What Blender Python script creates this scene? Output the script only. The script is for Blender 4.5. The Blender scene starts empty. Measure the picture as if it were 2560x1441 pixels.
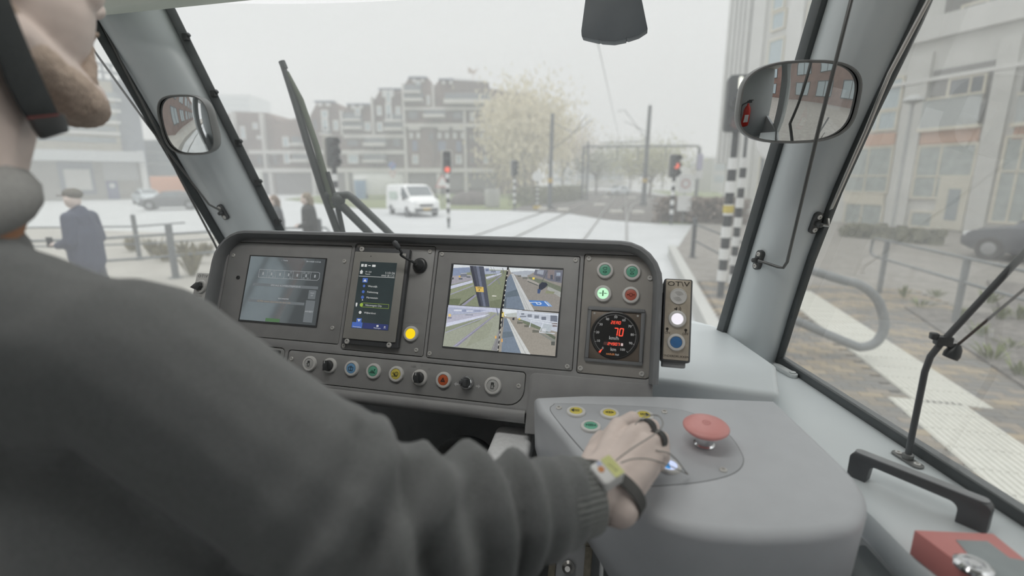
import bpy, bmesh, math, random
import numpy as np
from mathutils import Vector as V, Matrix, noise

random.seed(7)
S = bpy.context.scene
COL = S.collection
R_ = math.radians

# ------------------------------------------------------------------ camera, sky, exposure
FPX, CX, CY, HOR, YAW, EYE = 1220.0, 1280.0, 720.5, 450.0, R_(14), 2.25
PITCH = math.atan((CY - HOR) / FPX)
C0 = V((0, 0, EYE))
cR = V((math.cos(YAW), math.sin(YAW), 0))
_h = V((-math.sin(YAW), math.cos(YAW), 0))
cW = _h * math.cos(PITCH) - V((0, 0, 1)) * math.sin(PITCH)
cU = _h * math.sin(PITCH) + V((0, 0, 1)) * math.cos(PITCH)
cam = bpy.data.cameras.new('camera')
cam.sensor_width = 36.0
cam.lens = 36.0 * FPX / 2560.0
cam.clip_start = 0.02
cam.clip_end = 600
cam.dof.use_dof = True
cam.dof.focus_distance = 0.98
cam.dof.aperture_fstop = 2.1
camo = bpy.data.objects.new('camera', cam)
COL.objects.link(camo)
camo.matrix_world = Matrix(((cR.x, cU.x, -cW.x, C0.x), (cR.y, cU.y, -cW.y, C0.y), (cR.z, cU.z, -cW.z, C0.z), (0, 0, 0, 1)))
S.camera = camo

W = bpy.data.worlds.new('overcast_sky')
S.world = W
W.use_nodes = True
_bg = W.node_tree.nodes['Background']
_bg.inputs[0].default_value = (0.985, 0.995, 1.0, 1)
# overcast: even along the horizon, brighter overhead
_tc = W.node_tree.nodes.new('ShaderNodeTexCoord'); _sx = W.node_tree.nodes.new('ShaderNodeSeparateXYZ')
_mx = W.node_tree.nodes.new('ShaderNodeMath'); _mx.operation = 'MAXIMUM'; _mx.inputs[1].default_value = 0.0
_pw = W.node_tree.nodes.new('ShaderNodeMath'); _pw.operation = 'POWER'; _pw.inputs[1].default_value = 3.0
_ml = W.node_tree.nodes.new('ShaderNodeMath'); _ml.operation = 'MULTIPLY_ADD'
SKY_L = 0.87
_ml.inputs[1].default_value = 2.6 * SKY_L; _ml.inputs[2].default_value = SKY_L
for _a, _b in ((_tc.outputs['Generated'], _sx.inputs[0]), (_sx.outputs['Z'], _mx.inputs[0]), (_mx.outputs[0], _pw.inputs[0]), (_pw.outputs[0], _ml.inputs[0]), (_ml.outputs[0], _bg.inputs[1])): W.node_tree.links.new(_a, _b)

S.view_settings.view_transform = 'Standard'
S.view_settings.look = 'None'
S.view_settings.exposure = 0.0
S.view_settings.gamma = 1.0
S.view_settings.use_curve_mapping = False
S.cycles.max_bounces = 7
S.cycles.diffuse_bounces = 3
S.cycles.glossy_bounces = 3
S.cycles.transparent_max_bounces = 8
S.cycles.adaptive_threshold = 0.05
S.cycles.volume_bounces = 1
S.cycles.use_light_tree = False
S.cycles.caustics_reflective = False
S.cycles.caustics_refractive = False
S.cycles.sample_clamp_indirect = 4.0

# ------------------------------------------------------------------ sight-line geometry: picture point -> place on a known plane
def ray(x, y): return cW + cR * ((x - CX) / FPX) + cU * ((CY - y) / FPX)
def at(x, y, d): return C0 + ray(x, y) * d
def onp(x, y, p, n):
    r = ray(x, y)
    return C0 + r * ((p - C0).dot(n) / r.dot(n))
def onz(x, y, z): return onp(x, y, V((0, 0, z)), V((0, 0, 1)))
def onY(x, y, Y): return onp(x, y, V((0, Y, 0)), V((0, 1, 0)))
def onX(x, y, X): return onp(x, y, V((X, 0, 0)), V((1, 0, 0)))
def frame(o, x, y, z):
    return Matrix(((x.x, y.x, z.x, o.x), (x.y, y.y, z.y, o.y), (x.z, y.z, z.z, o.z), (0, 0, 0, 1)))

# ------------------------------------------------------------------ materials
def lin(c):
    return tuple(((v / 255.0) / 12.92 if v <= 10 else (((v / 255.0) + 0.055) / 1.055) ** 2.4) for v in c)
MATS = {}
def mat(name, rgb, rough=0.5, metal=0.0, var=0.05, scale=30.0, bump=0.0, bscale=300.0, emit=0.0, spec=0.5, sheen=0.0, coat=0.0):
    """procedural material; rgb is the surface colour in sRGB 0-255"""
    if name in MATS: return MATS[name]
    m = bpy.data.materials.new(name)
    m.use_nodes = True
    nt = m.node_tree
    b = nt.nodes['Principled BSDF']
    c = lin(rgb)
    b.inputs['Roughness'].default_value = rough
    b.inputs['Metallic'].default_value = metal
    b.inputs['Specular IOR Level'].default_value = spec
    b.inputs['Sheen Weight'].default_value = sheen
    b.inputs['Coat Weight'].default_value = coat
    tc = nt.nodes.new('ShaderNodeTexCoord')
    nz = nt.nodes.new('ShaderNodeTexNoise')
    nz.inputs['Scale'].default_value = scale
    nz.inputs['Detail'].default_value = 2.0
    nt.links.new(tc.outputs['Object'], nz.inputs['Vector'])
    rp = nt.nodes.new('ShaderNodeValToRGB')
    rp.color_ramp.elements[0].position = 0.3
    rp.color_ramp.elements[1].position = 0.7
    rp.color_ramp.elements[0].color = tuple(max(0, v * (1 - var)) for v in c) + (1,)
    rp.color_ramp.elements[1].color = tuple(min(1, v * (1 + var)) for v in c) + (1,)
    nt.links.new(nz.outputs['Fac'], rp.inputs['Fac'])
    nt.links.new(rp.outputs['Color'], b.inputs['Base Color'])
    if bump > 0:
        n2 = nt.nodes.new('ShaderNodeTexNoise')
        n2.inputs['Scale'].default_value = bscale
        n2.inputs['Detail'].default_value = 1.0
        nt.links.new(tc.outputs['Object'], n2.inputs['Vector'])
        bp = nt.nodes.new('ShaderNodeBump')
        bp.inputs['Strength'].default_value = bump
        bp.inputs['Distance'].default_value = 0.002
        nt.links.new(n2.outputs['Fac'], bp.inputs['Height'])
        nt.links.new(bp.outputs['Normal'], b.inputs['Normal'])
    if emit > 0:
        nt.links.new(rp.outputs['Color'], b.inputs['Emission Color'])
        b.inputs['Emission Strength'].default_value = emit
        m.cycles.emission_sampling = 'NONE'
    MATS[name] = m
    return m

def glow(name, rgb, s=1.0, var=.03, scale=60):
    """a lit display or lamp face: dark glass that gives off its own colour"""
    if name in MATS: return MATS[name]
    m = mat(name, rgb, rough=0.35, var=var, scale=scale, emit=s, spec=0.3)
    b = m.node_tree.nodes['Principled BSDF']
    for l in list(m.node_tree.links):
        if l.to_socket == b.inputs['Base Color']: m.node_tree.links.remove(l)
    b.inputs['Base Color'].default_value = (0.01, 0.01, 0.012, 1)
    m.cycles.emission_sampling = 'AUTO' if name == 'fill_lamp_face' else 'NONE'
    return m

def glass(name, tint, veil, gloss=1.0, ior=1.45):
    """window pane: clear tinted glass, an added pale veil that scatters daylight to lift dark tones, and a mirror-like skin"""
    m = bpy.data.materials.new(name)
    m.use_nodes = True
    nt = m.node_tree
    nt.nodes.clear()
    out = nt.nodes.new('ShaderNodeOutputMaterial')
    tr = nt.nodes.new('ShaderNodeBsdfTransparent'); tr.inputs[0].default_value = tuple(tint) + (1,)
    tl = nt.nodes.new('ShaderNodeBsdfTranslucent'); tl.inputs[0].default_value = (0.94, 0.97, 0.98, 1)  # pale veil added to lift the dark tones seen through the pane
    gl = nt.nodes.new('ShaderNodeBsdfGlossy'); gl.inputs['Roughness'].default_value = 0.02
    fr = nt.nodes.new('ShaderNodeFresnel'); fr.inputs[0].default_value = ior
    mx = nt.nodes.new('ShaderNodeMixShader')
    mx.inputs[0].default_value = veil; nt.links.new(tr.outputs[0], mx.inputs[1]); nt.links.new(tl.outputs[0], mx.inputs[2])
    mm = nt.nodes.new('ShaderNodeMath'); mm.operation = 'MULTIPLY'; mm.inputs[1].default_value = gloss
    nt.links.new(fr.outputs[0], mm.inputs[0])
    m2 = nt.nodes.new('ShaderNodeMixShader')
    nt.links.new(mm.outputs[0], m2.inputs[0]); nt.links.new(mx.outputs[0], m2.inputs[1]); nt.links.new(gl.outputs[0], m2.inputs[2])
    nt.links.new(m2.outputs[0], out.inputs[0])
    MATS[name] = m
    return m

# ------------------------------------------------------------------ mesh helpers
class MB:
    def __init__(s): s.v = []; s.f = []; s.m = []
    def add(s, vs, fs, mi=0, M=None):
        k = len(s.v)
        s.v += [(M @ V(p)) if M is not None else V(p) for p in vs]
        s.f += [tuple(i + k for i in f) for f in fs]
        s.m += [mi] * len(fs)
        return s
    def box(s, c, d, mi=0, M=None):
        x, y, z = (d[0] / 2, d[1] / 2, d[2] / 2)
        vs = [(c[0] + a * x, c[1] + b * y, c[2] + e * z) for e in (-1, 1) for b in (-1, 1) for a in (-1, 1)]
        return s.add(vs, [(0, 2, 3, 1), (4, 5, 7, 6), (0, 1, 5, 4), (2, 6, 7, 3), (0, 4, 6, 2), (1, 3, 7, 5)], mi, M)
    def bar(s, a, b, w, t=None, mi=0, up=V((0, 0, 1))):
        """square bar from a to b"""
        a, b = V(a), V(b); t = t or w
        z = (b - a).normalized()
        if abs(z.dot(up)) > .98: up = V((0, 1, 0))
        x = up.cross(z).normalized(); y = z.cross(x)
        M = frame((a + b) / 2, x, y, z)
        return s.box((0, 0, 0), (w, t, (b - a).length), mi, M)
    def prism(s, poly, z0, z1, mi=0, M=None, side=None):
        n = len(poly)
        vs = [(p[0], p[1], z0) for p in poly] + [(p[0], p[1], z1) for p in poly]
        fs = [tuple(range(n - 1, -1, -1)), tuple(range(n, 2 * n))]
        s.add(vs, fs, mi, M)
        k = len(s.v) - 2 * n
        for i in range(n):
            j = (i + 1) % n
            s.f.append((k + i, k + j, k + n + j, k + n + i)); s.m.append(mi if side is None else side)
        return s
    def flat(s, poly, z=0.0, mi=0, M=None):
        return s.add([(p[0], p[1], z) for p in poly], [tuple(range(len(poly)))], mi, M)
    def loft(s, rings, mi=0, M=None, cap=(True, True), closed=True):
        n = len(rings[0]); vs = [p for r in rings for p in r]; fs = []
        for a in range(len(rings) - 1):
            for i in range(n if closed else n - 1):
                j = (i + 1) % n
                fs.append((a * n + i, a * n + j, (a + 1) * n + j, (a + 1) * n + i))
        if cap[0]: fs.append(tuple(range(n - 1, -1, -1)))
        if cap[1]: fs.append(tuple(range((len(rings) - 1) * n, len(rings) * n)))
        return s.add(vs, fs, mi, M)
    def lathe(s, prof, n=24, mi=0, M=None):
        rings = [[(max(r, 1e-5) * math.cos(2 * math.pi * i / n), max(r, 1e-5) * math.sin(2 * math.pi * i / n), z) for i in range(n)] for r, z in prof]
        return s.loft(rings, mi, M)
    def tube(s, path, r, n=10, mi=0, closed=False, M=None):
        P = [V(p) for p in path]; N = len(P)
        rr = r if isinstance(r, (list, tuple)) else [r] * N
        T = []
        for i in range(N):
            a = P[(i - 1) % N] if (closed or i > 0) else P[i]
            b = P[(i + 1) % N] if (closed or i < N - 1) else P[i]
            T.append((b - a).normalized())
        u = V((0, 0, 1)) if abs(T[0].z) < .9 else V((1, 0, 0))
        u = (u - T[0] * u.dot(T[0])).normalized()
        rings = []
        for i in range(N):
            u = (u - T[i] * u.dot(T[i]))
            u = u.normalized() if u.length > 1e-6 else T[i].orthogonal().normalized()
            w = T[i].cross(u)
            rings.append([tuple(P[i] + (u * math.cos(2 * math.pi * k / n) + w * math.sin(2 * math.pi * k / n)) * rr[i]) for k in range(n)])
        if closed: rings.append(rings[0])
        return s.loft(rings, mi, M, cap=(not closed, not closed))
    def ball(s, c, r, mi=0, n=12, M=None):
        r3 = r if isinstance(r, (list, tuple)) else (r, r, r)
        rings = []
        for a in range(1, n):
            t = math.pi * a / n
            rings.append([(c[0] + r3[0] * math.sin(t) * math.cos(2 * math.pi * k / (2 * n)), c[1] + r3[1] * math.sin(t) * math.sin(2 * math.pi * k / (2 * n)), c[2] - r3[2] * math.cos(t)) for k in range(2 * n)])
        return s.loft(rings, mi, M)
    def cap(s, a, b, ra, rb, n=14, mi=0):
        """tapered capsule from a to b"""
        a, b = V(a), V(b)
        z = (b - a).normalized() if (b - a).length > 1e-6 else V((0, 0, 1))
        x = z.orthogonal().normalized(); y = z.cross(x)
        M = frame(a, x, y, z); L = (b - a).length
        pr = [(ra * math.sin(t), -ra * math.cos(t)) for t in [.02, .5, 1.0, 1.4]]
        pr += [(ra + (rb - ra) * k / 6, L * k / 6) for k in range(0, 7)]
        pr += [(rb * math.cos(t), L + rb * math.sin(t)) for t in [.3, .7, 1.1, 1.5]]
        return s.lathe(pr, n, mi, M)
    def mesh(s, name, mats, smooth=35, bevel=0, seg=2):
        me = bpy.data.meshes.new(name)
        me.from_pydata([tuple(p) for p in s.v], [], s.f)
        for mt in (mats if isinstance(mats, (list, tuple)) else [mats]): me.materials.append(mt)
        me.polygons.foreach_set('material_index', s.m)
        bm = bmesh.new(); bm.from_mesh(me)
        bmesh.ops.remove_doubles(bm, verts=bm.verts, dist=1e-6)
        bmesh.ops.recalc_face_normals(bm, faces=bm.faces)
        if bevel > 0:
            es = [e for e in bm.edges if len(e.link_faces) == 2 and e.calc_face_angle(0) > R_(30)]
            bmesh.ops.bevel(bm, geom=es, offset=bevel, segments=seg, profile=.5, affect='EDGES', clamp_overlap=True)
        bm.to_mesh(me); bm.free()
        if smooth:
            me.polygons.foreach_set('use_smooth', [True] * len(me.polygons))
            me.set_sharp_from_angle(angle=R_(smooth))
        me.update()
        return me
    def build(s, name, mats, parent=None, smooth=35, bevel=0, seg=2, M=None):
        return link(name, s.mesh(name, mats, smooth, bevel, seg), parent, M)

def link(name, me, parent=None, M=None):
    o = bpy.data.objects.new(name, me)
    COL.objects.link(o)
    if parent is not None: o.parent = parent
    if M is not None: o.matrix_local = M
    return o
def tag(o, label, cat=None, group=None, kind=None):
    if label: o['label'] = label
    if cat: o['category'] = cat
    if group: o['group'] = group
    if kind: o['kind'] = kind
    return o
def thing(name, label, cat, M=None, group=None):
    o = bpy.data.objects.new(name, None)
    o.empty_display_size = .05
    COL.objects.link(o)
    if M is not None: o.matrix_world = M if isinstance(M, Matrix) else Matrix.Translation(V(M))
    return tag(o, label, cat, group)
def struct(o, label=None):
    o['kind'] = 'structure'
    if label: o['label'] = label
    return o
def dup(o, parent=None, M=None):
    c = o.copy(); COL.objects.link(c)
    c.parent = parent
    if M is not None: c.matrix_local = M
    for ch in list(o.children): dup(ch, c)
    return c
def rrect(x0, y0, x1, y1, r, n=5):
    """rounded rectangle; r is one radius or four (bl, br, tr, tl)"""
    r4 = r if isinstance(r, (list, tuple)) else (r,) * 4
    out = []
    for (cx, cy, a0, q) in ((x0 + r4[0], y0 + r4[0], 180, r4[0]), (x1 - r4[1], y0 + r4[1], 270, r4[1]), (x1 - r4[2], y1 - r4[2], 0, r4[2]), (x0 + r4[3], y1 - r4[3], 90, r4[3])):
        for k in range(n + 1):
            t = R_(a0 + 90 * k / n)
            out.append((cx + q * math.cos(t), cy + q * math.sin(t)))
    return out
def circ(r, n=24, c=(0, 0)): return [(c[0] + r * math.cos(2 * math.pi * k / n), c[1] + r * math.sin(2 * math.pi * k / n)) for k in range(n)]
def spline(pts, n=8):
    """smooth path through points"""
    P = [V(p) for p in pts]; out = []
    for i in range(len(P) - 1):
        p0 = P[max(i - 1, 0)]; p1 = P[i]; p2 = P[i + 1]; p3 = P[min(i + 2, len(P) - 1)]
        for k in range(n):
            t = k / n
            out.append(.5 * ((2 * p1) + (p2 - p0) * t + (2 * p0 - 5 * p1 + 4 * p2 - p3) * t * t + (3 * p1 - p0 - 3 * p2 + p3) * t ** 3))
    return out + [P[-1]]
def evaluated(o):
    dg = bpy.context.evaluated_depsgraph_get()
    dg.update()
    return bpy.data.meshes.new_from_object(o.evaluated_get(dg))
def text(body, size, x, y, z, material, parent, name='lettering', align='CENTER', bold=0.0, sx=1.0, rot=0.0, M=None):
    cu = bpy.data.curves.new('t', 'FONT')
    cu.body = body; cu.size = size; cu.align_x = align; cu.align_y = 'CENTER'
    cu.offset = bold; cu.resolution_u = 2; cu.fill_mode = 'FRONT'
    t = bpy.data.objects.new('t', cu); COL.objects.link(t)
    me = evaluated(t)
    bpy.data.objects.remove(t); bpy.data.curves.remove(cu)
    me.materials.clear(); me.materials.append(material)
    o = link(name, me, parent)
    L = Matrix.Translation((x, y, z)) @ Matrix.Rotation(rot, 4, 'Z') @ Matrix.Diagonal((sx, 1, 1, 1))
    o.matrix_local = (M @ L) if M is not None else L
    return o
def organic(name, caps, voxel, smooth_it, material, extra=None, disp=None):
    """one continuous body surface grown over tapered limbs; caps: (a, b, ra, rb)"""
    b = MB()
    for c in caps: b.cap(*c)
    if extra: extra(b)
    me = b.mesh(name + '_raw', material, smooth=0)
    o = link(name + '_raw', me)
    m = o.modifiers.new('r', 'REMESH'); m.mode = 'VOXEL'; m.voxel_size = voxel
    s = o.modifiers.new('s', 'SMOOTH'); s.factor = .5; s.iterations = smooth_it
    out = evaluated(o)
    bpy.data.objects.remove(o); bpy.data.meshes.remove(me)
    out.materials.clear(); out.materials.append(material)
    if disp:
        co = np.empty(len(out.vertices) * 3); out.vertices.foreach_get('co', co); co = co.reshape(-1, 3)
        no = np.empty(len(out.vertices) * 3); out.vertices.foreach_get('normal', no); no = no.reshape(-1, 3)
        co = disp(co, no)
        out.vertices.foreach_set('co', co.ravel())
    out.polygons.foreach_set('use_smooth', [True] * len(out.polygons))
    out.update()
    return out

# ------------------------------------------------------------------ shared surfaces
m_dash = mat('dash_moulding', (152, 152, 152), .5, bump=.08, bscale=900)
m_hood = mat('hood_rubber', (126, 128, 130), .55, bump=.1, bscale=900)
m_plate = mat('panel_plate', (158, 158, 157), .42, bump=.05, bscale=1200)
m_platew = mat('gauge_plate', (164, 161, 156), .4, bump=.05, bscale=1200)
m_console = mat('console_moulding', (200, 203, 207), .42, bump=.06, bscale=900, var=.02)
m_inlay = mat('console_inlay', (186, 189, 193), .4, bump=.05, bscale=900, var=.02)
m_ledge = mat('ledge_paint', (216, 222, 224), .38, var=.02, scale=8)
m_pillar = mat('pillar_paint', (200, 206, 208), .24, var=.02, scale=6)
m_head = mat('header_paint', (205, 210, 198), .45, var=.02, scale=6)
m_ceil = mat('ceiling_paint', (190, 192, 190), .6, var=.03, scale=5)
m_wall = mat('cab_wall_paint', (170, 175, 176), .5, var=.03, scale=5)
m_floor = mat('cab_floor_rubber', (100, 102, 102), .7, var=.1, scale=60)
m_dark = mat('dark_cavity_plastic', (176, 178, 179), .6)
m_seal = mat('seal_rubber', (76, 80, 81), .5, var=.08)
m_black = mat('black_plastic', (66, 68, 69), .35)
m_blk2 = mat('satin_black', (82, 84, 86), .45)
m_steel = mat('bare_steel', (190, 188, 184), .28, metal=1.0, var=.05)
m_chrome = mat('chrome', (215, 216, 218), .12, metal=1.0)
m_bezel = mat('bezel_silver', (216, 215, 212), .4, var=.02)
m_bronze = mat('brushed_plate', (196, 186, 170), .33, metal=.3, var=.08, scale=90)
m_white = mat('white_plastic', (225, 225, 224), .4, var=.02)
m_screw = mat('screw_steel', (205, 204, 200), .35, metal=.15)
m_hole = mat('screw_recess', (70, 70, 68), .6)
m_print = mat('white_print', (200, 200, 200), .6)
m_dprint = mat('dark_print', (52, 48, 42), .6)
m_sym = mat('symbol_ink', (44, 50, 52), .6)

# ------------------------------------------------------------------ cab shell
def lerp(a, b, t): return V(a) * (1 - t) + V(b) * t
def ex(a, b, z):
    """point at height z on the line a-b"""
    a, b = V(a), V(b); return a + (b - a) * ((z - a.z) / (b.z - a.z))
RL = (V((.231, 1.29, 1.827)), V((.320, 1.11, 2.576)))
RR = (V((.356, 1.24, 1.819)), V((.457, 1.05, 2.546)))
LR = (V((-1.042, 1.27, 2.102)), V((-1.186, 1.13, 2.673)))
LL = (V((-1.209, 1.22, 2.085)), V((-1.363, 1.08, 2.629)))
def bow(A, z, k):
    t = min(max((z - A[0].z) / (A[1].z - A[0].z), 0), 1)
    return ex(*A, z) + V((k * math.sin(math.pi * t), 0, 0))
def pillar(name, A, B, inward, label, zs, bulge, kb=0.0):
    b = MB(); rings = []
    for z in zs:
        a, c = ex(*A, z), bow(B, z, kb)
        r = []
        for k in range(15):
            s = k / 14
            r.append(tuple(a + (c - a) * s + V(inward) * bulge * (math.sin(math.pi * s) ** .75)))
        for k in range(1, 6):
            s = 1 - k / 6
            r.append(tuple(a + (c - a) * s - V(inward) * .05 * math.sin(math.pi * s)))
        rings.append(r)
    b.loft(rings)
    return struct(b.build(name, m_pillar, smooth=50), label)
pr_ = pillar('pillar_right', RL, RR, (-.38, -.92, 0), 'grey painted windscreen pillar between windscreen and side window', [1.72, 1.82, 1.95, 2.08, 2.2, 2.32, 2.45, 2.6, 2.95], .050, -.022)
pl_ = pillar('pillar_left', LL, LR, (.38, -.92, 0), 'grey painted windscreen pillar behind the small mirror', [1.72, 2.0, 2.3, 2.6, 2.95], .045)
def seal(A, z0, z1, off, w, t, name, parent, kb=0.0):
    b = MB()
    zs = [z0 + (z1 - z0) * k / 8 for k in range(9)] if kb else [z0, z1]
    for a, c in zip(zs[:-1], zs[1:]): b.bar(bow(A, a, kb) + V(off), bow(A, c + .004, kb) + V(off), w, t)
    return b.build(name, m_seal, parent, bevel=.003)
seal(RL, 1.74, 2.93, (-.006, -.004, 0), .020, .026, 'rubber_seal', pr_)
seal(RR, 1.80, 2.93, (.000, -.010, 0), .013, .016, 'rubber_seal', pr_, -.022)
seal(LR, 1.74, 2.93, (.005, -.006, 0), .022, .022, 'rubber_seal', pl_)
seal(LL, 1.74, 2.93, (-.004, -.008, 0), .024, .022, 'rubber_seal', pl_)
# clips on the seal of the far pillar
for (px, py) in ((488, 112), (546, 240), (611, 357), (658, 457), (699, 560)):
    z = onY(px, py, 1.2).z
    p = ex(*LR, z) + V((.016, -.012, 0))
    b = MB(); b.box((0, 0, 0), (.014, .012, .016)).lathe([(.006, .004), (.006, .012), (.002, .013)], 10, M=Matrix.Rotation(R_(60), 4, 'Y'))
    b.build('seal_clip', m_black, pl_, M=Matrix.Translation(p), bevel=.001)

# windscreen: one wide curved pane between the pillars
m_glass = glass('windscreen_glass', (.86, .87, .86), .10, gloss=.25)
m_glass2 = glass('side_glass', (.84, .85, .83), .17, gloss=.09)
b = MB(); rows = []
for z in (1.66, 2.0, 2.35, 2.7):
    a, c = ex(*LR, z), ex(*RL, z); r = []
    for k in range(25):
        s = k / 24
        r.append(tuple(a + (c - a) * s + V((0, .16 * (1 - (2 * s - 1) ** 2), 0)) + V((0, .012, 0))))
    rows.append(r)
b.loft(rows, cap=(False, False), closed=False)
struct(b.build('window_1', m_glass, smooth=80), 'wide curved windscreen pane with an added pale veil')
# side windows run from the pillars back along the tapering nose
SR = [V((.360, 1.238, 1.82)), V((.504, .687, 1.82)), V((.735, -.20, 1.82)), V((.80, -1.25, 1.82))]
SL = [V((-1.175, 1.238, 1.72)), V((-1.32, .687, 1.72)), V((-1.555, -.20, 1.72)), V((-1.62, -1.25, 1.72))]
b = MB()
q = [ex(*RR, 1.80) + V((-.012, .03, 0)), V((.735, -.20, 1.80)), V((.80, -.20, 2.86)), ex(*RR, 2.86) + V((-.012, .03, 0))]
b.add(q, [(0, 1, 2, 3)])
struct(b.build('window_2', m_glass2, smooth=0), 'side window pane beside the platform')
b = MB()
q = [ex(*LL, 1.70), V((-1.555, -.20, 1.70)), V((-1.63, -.20, 2.86)), ex(*LL, 2.86)]
b.add(q, [(0, 1, 2, 3)])
struct(b.build('window_3', m_glass2, smooth=0), 'side window pane on the far side of the driver')

# walls, floor, ceiling
def slab(name, poly, z0, z1, m, label, bevel=.004):
    b = MB(); b.prism(poly, z0, z1)
    return struct(b.build(name, m, bevel=bevel), label)
slab('floor', [(-1.65, -1.3), (.85, -1.3), (.78, -.2), (.40, 1.3), (-1.2, 1.3), (-1.6, -.2)], .93, .96, m_floor, 'dark rubber floor of the driver cab')
def side_wall(name, P, z0, z1, label, t=.05, sgn=1):
    b = MB(); n = len(P)
    inner = [(p.x, p.y) for p in P]; outer = [(p.x + sgn * t, p.y + .01) for p in P]
    b.prism(inner + outer[::-1], z0, z1)
    return struct(b.build(name, m_wall, bevel=.004), label)
wl = side_wall('wall_left', SL, .95, 1.70, 'grey lower side wall of the cab on the far side', sgn=-1)
wr = side_wall('wall_right', SR, .95, 1.80, 'grey lower side wall of the cab beside the ledge')
b = MB()
for x0, x1 in ((-1.66, -1.15), (-.15, .86)): b.box(((x0 + x1) / 2, -1.27, 1.9), (x1 - x0, .06, 1.9))
b.box((-.65, -1.27, 2.75), (1.0, .06, .25)); b.box((-.65, -1.27, 1.25), (1.0, .06, .62))
struct(b.build('wall_rear', m_wall, bevel=.004), 'grey rear bulkhead of the cab')
# upright posts behind the side windows close the body
for i, (x0, y0, x1, y1, sg) in enumerate(((.735, -.20, .80, -.62, 1), (-1.555, -.20, -1.58, -.62, -1))):
    b = MB(); b.prism([(x0, y0), (x0 + sg * .06, y0), (x1 + sg * .06, y1), (x1, y1)], 1.7, 2.9)
    struct(b.build(('wall_right', 'wall_left')[i], m_wall, bevel=.01), ('broad grey door post behind the side window', 'broad grey door post on the far side')[i])
slab('ceiling', [(-1.72, -1.3), (.92, -1.3), (.92, .4), (.62, .98), (-1.50, .98), (-1.72, .4)], 2.86, 2.92, m_ceil, 'pale ceiling of the cab')
b = MB()
prof = [(1.00, 2.632), (1.02, 2.642), (1.02, 2.90), (.80, 2.90), (.84, 2.742), (.905, 2.722), (.915, 2.675), (.945, 2.655), (.965, 2.634)]
b.loft([[(x, p[0], p[1]) for p in prof] for x in (-1.62, -1.2, -.6, 0, .5, .84)])
struct(b.build('trim_1', m_head, smooth=25, bevel=.004), 'grey green header moulding above the windscreen')

# ledge under the side window, deck behind the dashboard, trough beside the console
LZ = 1.82
i0, i1 = onz(2176, 1287, LZ), onz(2329, 1441, LZ)
di = (i1 - i0)
i2 = i0 + di * ((-.2 - i0.y) / di.y) if abs(di.y) > 1e-6 else i1
ledge = [(.10, 1.42), (.245, 1.36), (.366, 1.24), (.51, .687), (.742, -.20), (.50, -.20), (i1.x, i1.y), (i0.x, i0.y), (.24, .95), (-.05, 1.0)]
slab('trim_2', ledge, 1.775, LZ, m_ledge, 'pale blue grey ledge below the side window', .008)
b = MB()
b.prism([(i0.x, i0.y), (i1.x, i1.y), (.50, -.2), (.44, -.2), (i1.x - .05, i1.y - .02), (i0.x - .05, i0.y - .02)], 1.50, 1.776)
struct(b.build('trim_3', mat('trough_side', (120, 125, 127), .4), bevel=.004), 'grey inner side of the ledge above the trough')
b = MB(); b.prism([(.10, .80), (.36, .80), (.45, -.2), (.10, -.2)], 1.45, 1.50)
struct(b.build('trim_4', m_ledge, bevel=.004), 'pale lower trim between console and ledge')
# rubber along the foot of the side window
b = MB(); b.bar((.356, 1.244, 1.826), (.510, .680, 1.826), .022, .022); b.bar((.510, .680, 1.826), (.738, -.2, 1.826), .022, .022)
b.build('sill_seal', m_seal, bpy.data.objects['window_2'], bevel=.004)
# small lozenge latch on the ledge
p = onz(1962, 932, LZ)
b = MB()
b.prism(rrect(-.036, -.009, .036, .009, .009), 0, .009).lathe([(.007, .009), (.007, .012), (.001, .012)], 14, M=Matrix.Translation((.024, 0, 0)))
o = b.build('ledge_latch', mat('pale_plastic', (188, 192, 192), .4), M=Matrix.Translation(p) @ Matrix.Rotation(R_(-68), 4, 'Z'), bevel=.002)
tag(o, 'small pale lozenge shaped latch on the ledge at the foot of the pillar', 'latch')

# deck behind the dashboard
b = MB()
dk = [(-1.05, .96), (-1.10, 1.30), (-.6, 1.47), (-.2, 1.47), (.16, 1.37), (.232, 1.31), (.30, 1.05), (.270, .90), (.10, .915)]
b.prism(dk, 1.80, 1.878)
deck = struct(b.build('trim_5', m_ledge, bevel=.012, seg=3), 'pale deck between dashboard and windscreen')
# unseen fill lamp, added above the dashboard to brighten the cab
for k, (x, y) in enumerate(((-.30, .44),)):
    t = thing('added_fill_lamp', 'flat unseen lamp added above the dashboard to brighten the cab', 'lamp', (x, y, 2.86))
    b = MB(); b.prism(rrect(-.40, -.09, .40, .09, .02), -.028, 0); b.build('housing', m_white, t, bevel=.004)
    b = MB(); b.prism(rrect(-.38, -.075, .38, .075, .015), -.032, -.028)
    b.build('diffuser', glow('fill_lamp_face', (255, 252, 248), 8.5), t)

# ------------------------------------------------------------------ dashboard (local frame: x across, y up the tilted face, z towards the driver)
TAU = R_(22)
DO = V((-.2212, .8414, 2.0159))
dX, dY, dZ = V((1, 0, 0)), V((0, math.sin(TAU), math.cos(TAU))), V((0, -math.cos(TAU), math.sin(TAU)))
MD = frame(DO, dX, dY, dZ)
def dpx(x, y, w=0.0):
    q = onp(x, y, DO + dZ * w, dZ) - DO
    return (q.dot(dX), q.dot(dY))

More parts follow.
